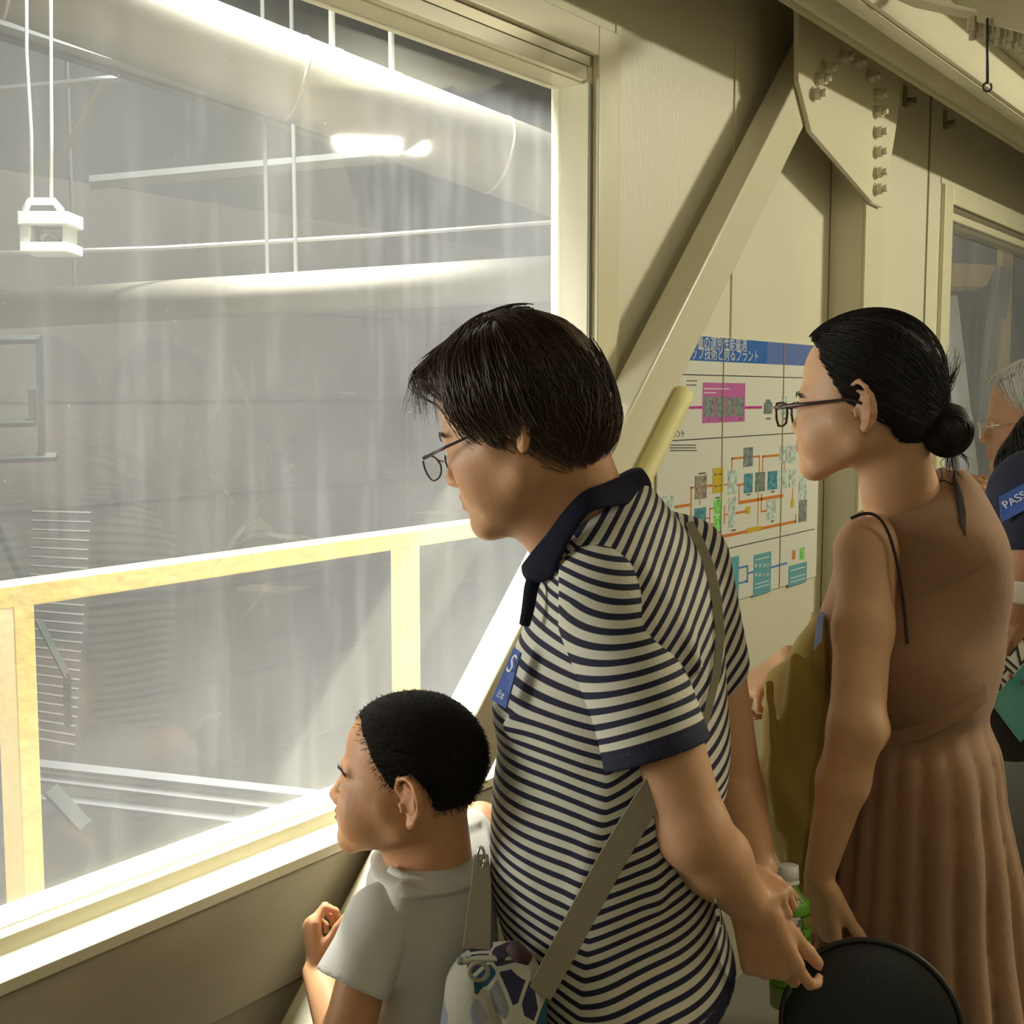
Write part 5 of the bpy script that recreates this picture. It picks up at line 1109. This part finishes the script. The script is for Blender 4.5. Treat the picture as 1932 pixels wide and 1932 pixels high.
# ------------------------------------------------------------------ round black fan
def build_fan():
    c = Q(1643, 1945, 1.475); r = .1085; fn = thing('hand_fan', 'round black hand fan with raised rim, lower right', 'fan', tuple(q2w(c)), TH); rt = Root(fn, (0, 0)); rt.b = c.copy()
    nrm_ = unit(np.array([-.30, -1, .22])); e1 = unit(np.cross(nrm_, [0, 0, 1])); e2 = np.cross(e1, nrm_); n = 64
    b = MB(); V = []; prof = [(0, .012), (.25, .0115), (.5, .0095), (.75, .0060), (.93, .0015), (.955, -.001), (.96, -.004), (0.0, -.004)]
    for q, h in prof:
        for k in range(n): a = 2*math.pi*k/n; V.append(c+r*q*(math.cos(a)*e1+math.sin(a)*e2)+nrm_*h)
    b.add(V, [(i*n+k, i*n+(k+1) % n, (i+1)*n+(k+1) % n, (i+1)*n+k) for i in range(len(prof)-1) for k in range(n)]); qmb('blade', b, mat('black_satin', (.012, .013, .014), .42, spec=.5, bump=.3, bscale=400), rt, smooth=True)
    b = MB(); b.tube([c+r*.98*(math.cos(a)*e1+math.sin(a)*e2) for a in np.linspace(0, 2*math.pi, 65)], .0032, 10, cap=False); qmb('rim', b, M['black'], rt, smooth=True)
    h0 = c+unit(Q(1490, 1820, 1.475)-c)*r*.97; h1 = Q(1478, 1802, 1.455); b = MB(); b.tube([h0, (h0+h1)/2, h1], [.007, .008, .007], 10); qmb('handle', b, M['black'], rt, smooth=True)
build_fan()

# ------------------------------------------------------------------ poster
def build_poster():
    y0, y1 = on_x(1236, 900, XW)[1], on_x(1541, 900, XW)[1]; z1, z0 = on_x(1400, 641, XW)[2], on_x(1450, 1113, XW)[2]
    X0 = XW+.005
    ps = thing('wall_poster', 'white process chart poster with blue header, pink box and orange lines', 'poster', (XW+.003, (y0+y1)/2, z0))
    b = MB(); b.box((XW+.001, y0, z0), (X0, y1, z1)); seat(b.build('sheet', mat('poster_paper', (.70, .69, .60), .35), ps))
    cm = {}
    def col(k, c, **kw):
        if k not in cm: cm[k] = mat('print_'+k, c, .4, **kw)
        return cm[k]
    pal = dict(blue=(.02, .12, .42), blue2=(.10, .16, .42), black=(.02, .02, .03), pink=(.50, .12, .36), mag=(.45, .04, .25), orange=(.62, .20, .04), yellow=(.60, .42, .03), green=(.10, .32, .06), cyan=(.13, .36, .42), sky=(.08, .22, .50), dg=(.08, .10, .09), lg=(.22, .27, .24), teal=(.03, .12, .15), brown=(.15, .12, .09), white=(.7, .7, .66))
    rows = {}
    def Rr(x0, y0_, x1, y1_, k, lay=1):
        cv = lambda x, y: (1200+x/3.514, 600+y/3.514); xm, ym = (x0+x1)/2, (y0_+y1_)/2
        a, b2 = on_x(*cv(x0, ym), X0)[1], on_x(*cv(x1, ym), X0)[1]; c_, d_ = on_x(*cv(xm, y1_), X0)[2], on_x(*cv(xm, y0_), X0)[2]
        rows.setdefault(k, []).append((a, b2, c_, d_, lay))
    hz = on_x(1200+870/3.514, 600+305/3.514, X0)[2]
    rows['blue'] = [(y0, on_x(1200+870/3.514, 660, X0)[1], hz, z1, 1)]; rows['blue2'] = [(on_x(1200+870/3.514, 660, X0)[1], y1, hz, z1, 1)]
    for xm, ym in ((870, 390), (700, 785), (780, 1490)):
        z = on_x(1200+xm/3.514, 600+ym/3.514, X0)[2]; rows.setdefault('black', []).append((y0+.01, y1-.02, z-.0011, z+.0011, 1))
    Rr(440, 430, 722, 692, 'pink')
    for a in ((450, 520, 515, 655), (528, 520, 590, 655), (600, 525, 652, 652), (660, 525, 712, 652)): Rr(*a, 'dg', 2)
    for a in ((350, 584, 440, 602), (722, 584, 835, 602), (910, 584, 955, 602), (1005, 584, 1110, 602)): Rr(*a, 'mag')
    for a, k in (((847, 560, 902, 635), 'dg'), ((860, 540, 890, 562), 'dg'), ((965, 520, 1000, 640), 'lg'), ((390, 1045, 467, 1198), 'brown'), ((385, 1258, 462, 1415), 'teal'), ((170, 1180, 245, 1320), 'lg'), ((508, 993, 577, 1158), 'yellow'), ((608, 1010, 667, 1165), 'lg'), ((712, 858, 773, 985), 'dg'),
                 ((715, 1032, 772, 1160), 'teal'), ((790, 1022, 853, 1150), 'dg'), ((872, 1015, 935, 1138), 'teal'), ((950, 1010, 1000, 1130), 'lg'), ((1013, 1005, 1057, 1120), 'lg'), ((952, 845, 1003, 965), 'lg'), ((1012, 845, 1057, 960), 'lg'), ((865, 1208, 928, 1335), 'lg'), ((515, 1200, 565, 1298), 'green'), ((515, 1308, 565, 1405), 'green'),
                 ((613, 1190, 657, 1390), 'lg'), ((727, 1250, 755, 1298), 'yellow'), ((1026, 1200, 1046, 1255), 'yellow'), ((1078, 1045, 1130, 1200), 'lg'), ((1078, 1205, 1130, 1350), 'dg'), ((735, 1385, 825, 1418), 'yellow'),
                 ((470, 1600, 680, 1890), 'cyan'), ((500, 1675, 530, 1790), 'dg'), ((545, 1665, 570, 1790), 'dg'), ((577, 1660, 602, 1785), 'brown'), ((778, 1560, 893, 1830), 'cyan'), ((1010, 1630, 1130, 1765), 'cyan'), ((1035, 1540, 1055, 1600), 'orange'), ((1085, 1520, 1115, 1600), 'green')): Rr(*a, k, 3 if k in ('yellow', 'brown', 'dg') else 2)
    for a in ((255, 1236, 360, 1256), (360, 1120, 368, 1350), (360, 1118, 392, 1130), (360, 1340, 386, 1352), (467, 1104, 508, 1120), (577, 1100, 608, 1110), (667, 1098, 715, 1112), (632, 922, 712, 936), (632, 925, 638, 1010), (773, 912, 820, 924), (814, 914, 820, 1025), (836, 910, 842, 1015), (838, 906, 952, 922), (680, 1112, 686, 1222), (680, 1190, 975, 1212), (657, 1280, 727, 1296), (828, 1165, 834, 1285), (830, 1275, 865, 1286), (806, 1160, 811, 1370), (420, 1404, 1060, 1424), (415, 1440, 422, 1475), (1056, 1300, 1062, 1360), (462, 1322, 490, 1332), (486, 1260, 491, 1370), (486, 1258, 515, 1268), (486, 1362, 515, 1372), (583, 1245, 589, 1365), (589, 1298, 612, 1308), (420, 1205, 426, 1240), (980, 965, 985, 1010), (1035, 1125, 1040, 1200)): Rr(*a, 'orange', 1)
    for a in ((680, 1645, 738, 1658), (733, 1640, 742, 1755), (680, 1745, 738, 1758), (742, 1682, 778, 1694), (893, 1632, 1003, 1646)): Rr(*a, 'sky', 1)
    rg = np.random.default_rng(2)
    for i in range(5):          # rows of tiny print
        y = (838, 856, 874, 412, 440)[i]; x = 225 if i < 3 else 335
        while x < (395 if i < 3 else 398): w_ = rg.uniform(5, 13); Rr(x, y, x+w_, y+9, 'dg2', 1); x += w_+2.5
    for x, y, w_ in ((475, 668, 10), (550, 668, 16), (685, 664, 16), (862, 662, 30), (978, 662, 10), (735, 1166, 22), (895, 1146, 22), (895, 1342, 16), (415, 1025, 45), (412, 1428, 30), (528, 1186, 24), (530, 1416, 28), (632, 1402, 28), (515, 1035, 18), (545, 1030, 18), (515, 1110, 22), (548, 1105, 20)): Rr(x, y, x+w_, y+9, 'dg2', 4)
    for x in (785, 812, 838, 862):
        for y in (1630, 1690): Rr(x, y, x+16, y+22, 'lg', 3)
    for y in (1590, 1750, 1775): Rr(790, y, 882, y+6, 'white', 3); Rr(1022, y-40 if y > 1600 else 1660, 1120, y-34 if y > 1600 else 1666, 'white', 3)
    for y in (466, 492): Rr(448, y, 448+(168 if y < 480 else 80), y+7, 'white', 3)
    pal['dg2'] = (.12, .12, .11)
    for k, L_ in rows.items():
        b = MB()
        for a, b2, c_, d_, lay in L_: b.box((X0, a, c_), (X0+.0003*lay, b2, d_))
        kw = dict(var=1.0, vscale=90, col2=tuple(min(1, q*3.0+.05) for q in pal[k])) if k in ('dg', 'lg', 'teal', 'brown', 'green') else {}
        o = seat(b.build('printed_chart', col(k, pal[k], **kw), ps)); o['kind'] = 'stuff'
    wt = col('white', pal['white'])
    def T(body, cx, cy, h, m, name='print', al=None):
        p = on_x(1200+cx/3.514, 600+cy/3.514, X0+.0008); o = txt(body, p, (0, 1, 0), (0, 0, 1), h, m, ps, name); return seat(o)
    T('分量の選別性能最適', 556, 176, .0315, wt); T('のトップ技術と誇るプラント', 560, 246, .0315, wt)
    T('プラント', 270, 772, .019, col('black', pal['black']))
    # clear cover sheets with upright joints
    for cx in (566, 963): 
        y = on_x(1200+cx/3.514, 900, X0)[1]; b = MB(); b.box((X0, y-.0012, z0), (X0+.002, y+.0012, z1)); seat(b.build('cover_joint', mat('joint', (.42, .38, .24), .3), ps))
build_poster()

# ------------------------------------------------------------------ people farther along the corridor
def simple_person(label, o, yaw, nod, sc, base, skin, d0, loftk, arms, hands, cloth, clothname, trousers, hairm, shell_e, az_el, seed, sleeves=None, pelz=.9):
    hd = Head(o, yaw, nod, sc=sc, nose=.95); root = Root(person(label, base), base)
    xs = axis(base[0]-.32, base[0]+.36, .010, [(o[0]-.16, o[0]+.12, .0045)]); ys = axis(base[1]-.36, base[1]+.36, .010); zs = axis(.02, o[2]+.19, .012, [(o[2]-.15, o[2]+.19, .0045), (o[2]-.42, o[2]-.15, .006)])
    f = Field(xs, ys, zs); hd.skin(f); f.cone(hd.p((0, -.03, -.02)), (base[0]-.02, base[1], o[2]-.19), .055, .07, .03)
    f.loft([(z, c, v, a*.8, b*.8, 0) for z, c, v, a, b, _ in loftk], .03)
    for a in arms:
        for i in range(len(a)-1): f.cone(a[i][:3], a[i+1][:3], a[i][3], a[i+1][3], .015)
    tips = []
    for h in hands: tips += hand(f, *h[0], **h[1])
    pel = np.array([base[0], base[1], pelz]); body_legs(f, pel, .055)
    P, Fa = f.mesh(1); qobj('body', P, Fa, skin, root, {'col': face_col(P, hd, d0)}); hd.eyes(root, None)
    H = Hair(hd, shell_e); azk, elk = np.radians(az_el[0]), np.radians(az_el[1])
    reg = lambda A, E_: E_-np.interp(np.minimum(A % (2*math.pi), 2*math.pi-A % (2*math.pi)), azk, elk)
    hair = H.shell(root, reg, hairm, nz=.001, nt=70, np_=100); rg = np.random.default_rng(seed); n = 1100; az = rg.uniform(-180, 180, n); aa = np.degrees(np.interp(np.radians(np.abs(az)), azk, elk))
    H.strands(root, dirs(az*.6, rg.uniform(40, 80, n)), dirs(az, aa+rg.normal(0, 5, n)), hairm, parent=hair, name='hair_strands', T=9, r0=.0011, lift=.05, kink=.04, seed=seed)
    g = Field(axis(base[0]-.32, base[0]+.36, .007), axis(base[1]-.36, base[1]+.36, .007), axis(pelz-.12, o[2]+.14, .007)); g.loft(loftk, .01, wob=wrinkle(seed, fmin=12, fmax=36, amp=.003)); g.cone(hd.p((0, -.03, -.02)), (base[0]-.02, base[1], o[2]-.15), .055, .058, .003, 's')
    for s_ in (sleeves or []): g.cone(*s_, .02)
    P, Fa = g.mesh(1); sh = qobj(clothname, P, Fa, cloth, root)
    legs(root, pel, trousers, 0, 0, .075, top=pelz+.05); shoes(root, pel, M['dark_brown'])
    return hd, root, hair, sh
def build_far():
    # elderly man
    o = Q(1958, 800, 2.52); base = (o[0]+.05, o[1]+.02)
    U_ = lambda dz, du, a, b: (o[2]+dz, base[0]+du, base[1], a, b, 0)
    lk = [U_(-.13, -.02, .05, .05), U_(-.17, .0, .09, .14), U_(-.22, .01, .12, .20), U_(-.32, .01, .13, .21), U_(-.5, .0, .13, .18), U_(-.72, .0, .14, .18)]
    hnd = Q(1896, 985, 2.44)
    arms = [[(*(o+np.array([.05, -.19, -.24])), .05), (*(o+np.array([.0, -.22, -.42])), .042), (*hnd, .027)], [(*(o+np.array([.05, .2, -.24])), .05), (*(o+np.array([.06, .22, -.5])), .04), (*(o+np.array([-.05, .18, -.65])), .027)]]
    hd, root, hair, sh = simple_person('white-haired man with thin glasses, farthest along the corridor', o, 20, 6, .97, base, M['skin_a'], (.50, .27, .16), lk, arms, [((hnd, unit(np.array([-.35, .1, .9])), unit(np.array([-.5, .8, .0]))), dict(size=.9, curl=(45, 60, 40), thumb=(30, 20), side=1))], mat('white_shirt', (.70, .70, .66), .8), 'shirt', mat('grey_trousers', (.20, .19, .16), .8), M['hair_white'],
        [((0, -.012, .050), (.084, .104, .090)), ((0, .05, .070), (.062, .060, .045))], ([0, 25, 45, 62, 80, 90, 110, 140, 180], [36, 33, 24, 6, -20, 0, -30, -45, -48]), 61)
    gm = bpy.data.objects.new('glasses', None); C.objects.link(gm); gm.parent = root.o
    for x in (-1, 1):
        ring = [hd.p((x*.033+.022*math.cos(a), .118-.004*abs(math.cos(a)), -.003+.015*math.sin(a))) for a in np.linspace(0, 2*math.pi, 21)]
        b = MB(); b.tube(ring, .0012, 6); qmb('rim', b, M['chrome'], root, gm, smooth=True); b = MB(); b.add(ring[:-1]+[hd.p((x*.033, .119, -.003))], [(i, (i+1) % 20, 20) for i in range(20)]); qmb('lens', b, M['lens'], root, gm, smooth=True)
        b = MB(); b.tube([hd.p((x*.056, .114, .004)), hd.p((x*.074, .07, .008)), hd.p((x*.079, .0, .012))], .0012, 6); qmb('temple', b, M['chrome'], root, gm, smooth=True)
    b = MB(); b.tube([hd.p((-.011, .118, 0)), hd.p((.011, .118, 0))], .0012, 6); qmb('bridge', b, M['chrome'], root, gm, smooth=True)
    # bowed person in navy
    o = Q(2048, 890, 2.12); base = (o[0]+.07, o[1]+.0)
    U_ = lambda dz, du, a, b: (o[2]+dz, base[0]+du, base[1], a, b, 0)
    lk = [U_(-.03, .0, .05, .05), U_(-.08, -.0, .10, .12), U_(-.14, .0, .125, .17), U_(-.26, .0, .13, .17), U_(-.42, .0, .12, .15), U_(-.62, .0, .13, .16)]
    sh_ = Q(1945, 960, 1.98); el = Q(1935, 1085, 1.95); wr = Q(1925, 1150, 1.94)
    arms = [[(base[0]-.01, base[1]-.08, o[2]-.17, .04), (*sh_, .036), (*el, .038), (*wr, .026)], [(*(o+np.array([.05, .2, -.18])), .05), (*(o+np.array([.06, .22, -.4])), .04), (*(o+np.array([-.05, .1, -.45])), .027)]]
    hd, root, hair, sh = simple_person('person in navy shirt with PASS sticker on the sleeve, head bowed', o, 24, 42, .98, base, M['skin_a'], (.48, .27, .16), lk, arms, [((wr, unit(np.array([-.1, -.15, -1])), unit(np.array([.2, -1, 0]))), dict(size=.85, curl=(25, 45, 35), thumb=(30, 10), side=1))], M['navy_tee'], 'tee_shirt', mat('beige_slacks', (.40, .37, .28), .8), M['hair_dark'],
        [((0, -.012, .050), (.086, .106, .092)), ((0, .055, .075), (.062, .060, .048))], ([0, 25, 45, 62, 80, 90, 110, 140, 180], [28, 26, 12, -6, -22, -4, -34, -48, -52]), 62, sleeves=[(Q(1955, 935, 2.02), Q(1950, 1000, 1.98), .078, .072), (np.array([base[0]-.01, base[1]-.10, o[2]-.15]), Q(1965, 945, 2.02), .085, .076)])
    SP = mesh_q(sh, (base[0], base[1], 0))
    cor = [(1886, 938), (1945, 905), (1948, 955), (1890, 985)]; pts = [Q(x, y, surf(SP, min(x+8, 1930), y, 12)[1]-.006) for x, y in cor]; b = MB(); b.prism(pts, (0, .002, 0)); stk = qmb('sticker', b, M['sticker'], root)
    stk['label'] = 'dark blue sticker reading PASS'
    c = (pts[0]*.58+pts[1]*.42)*.6+(pts[3]*.58+pts[2]*.42)*.4; txt('PASS', c+np.array([.000, -.004, 0])-root.b, pts[1]-pts[0], pts[0]-pts[3], .019, M['whitep'], stk)
    b = MB(); a_, c_ = Q(1935, 1108, 1.945), Q(1928, 1148, 1.94); b.tube([a_, (a_+c_)/2, c_], [.046, .047, .044], 20); qmb('white_cuff', b, M['whitep'], root, bevel=.002)
    # printed board and dark bag held by that person
    q = [Q(1850, 1300, 1.90), Q(1948, 1188, 1.90), Q(2030, 1290, 1.90), Q(1925, 1400, 1.90)]; bd = thing('printed_board', 'white and teal printed board with ISHIZA lettering, tilted, at right edge', 'board', tuple(q2w(q[3])), TH); rt = Root(bd, (0, 0)); rt.b = q[3].copy()
    b = MB(); b.prism(q, (.0, .004, 0)); qmb('board', b, M['whitep'], rt); v = (q[3]-q[0]); t0_ = .24
    b = MB(); b.prism([q[0]+v*t0_+np.array([0, -.001, 0]), q[1]+(q[2]-q[1])*t0_+np.array([0, -.001, 0]), q[2]+np.array([0, -.001, 0]), q[3]+np.array([0, -.001, 0])], (0, .0005, 0)); qmb('teal_field', b, mat('teal_print', (.03, .30, .27), .4, var=.7, vscale=14, col2=(.25, .48, .42)), rt)
    txt('ISHIZA', (q[0]+q[1])/2+v*.115+np.array([.0, -.0015, 0])-rt.b, q[1]-q[0], -v, .038, M['black'], bd)
    g = Field(axis(.62, .92, .006), axis(1.75, 2.10, .006), axis(.85, 1.12, .006)); g.ell(Q(1925, 1340, 1.98), (.095, .08, .075)); g.ell(Q(1900, 1370, 1.98), (.05, .06, .05), k=.03); P, Fa = g.mesh(1)
    hb_ = Q(1925, 1390, 1.98); bg = thing('dark_bag', 'dark soft bag behind the printed board at the right edge', 'bag', tuple(q2w(hb_)), TH); rt = Root(bg, (0, 0)); rt.b = hb_; qobj('pouch', P, Fa, mat('black_fabric', (.018, .018, .018), .8), rt)
    b = MB(); b.tube([Q(1900, 1330, 1.95), Q(1925, 1200, 1.96), Q(1960, 1330, 1.95)], .006, 8); qmb('handle', b, M['black'], rt, smooth=True)
M['navy_tee'] = mat('navy_tee', (.010, .013, .035), .85, bump=.3, bscale=300)
build_far()
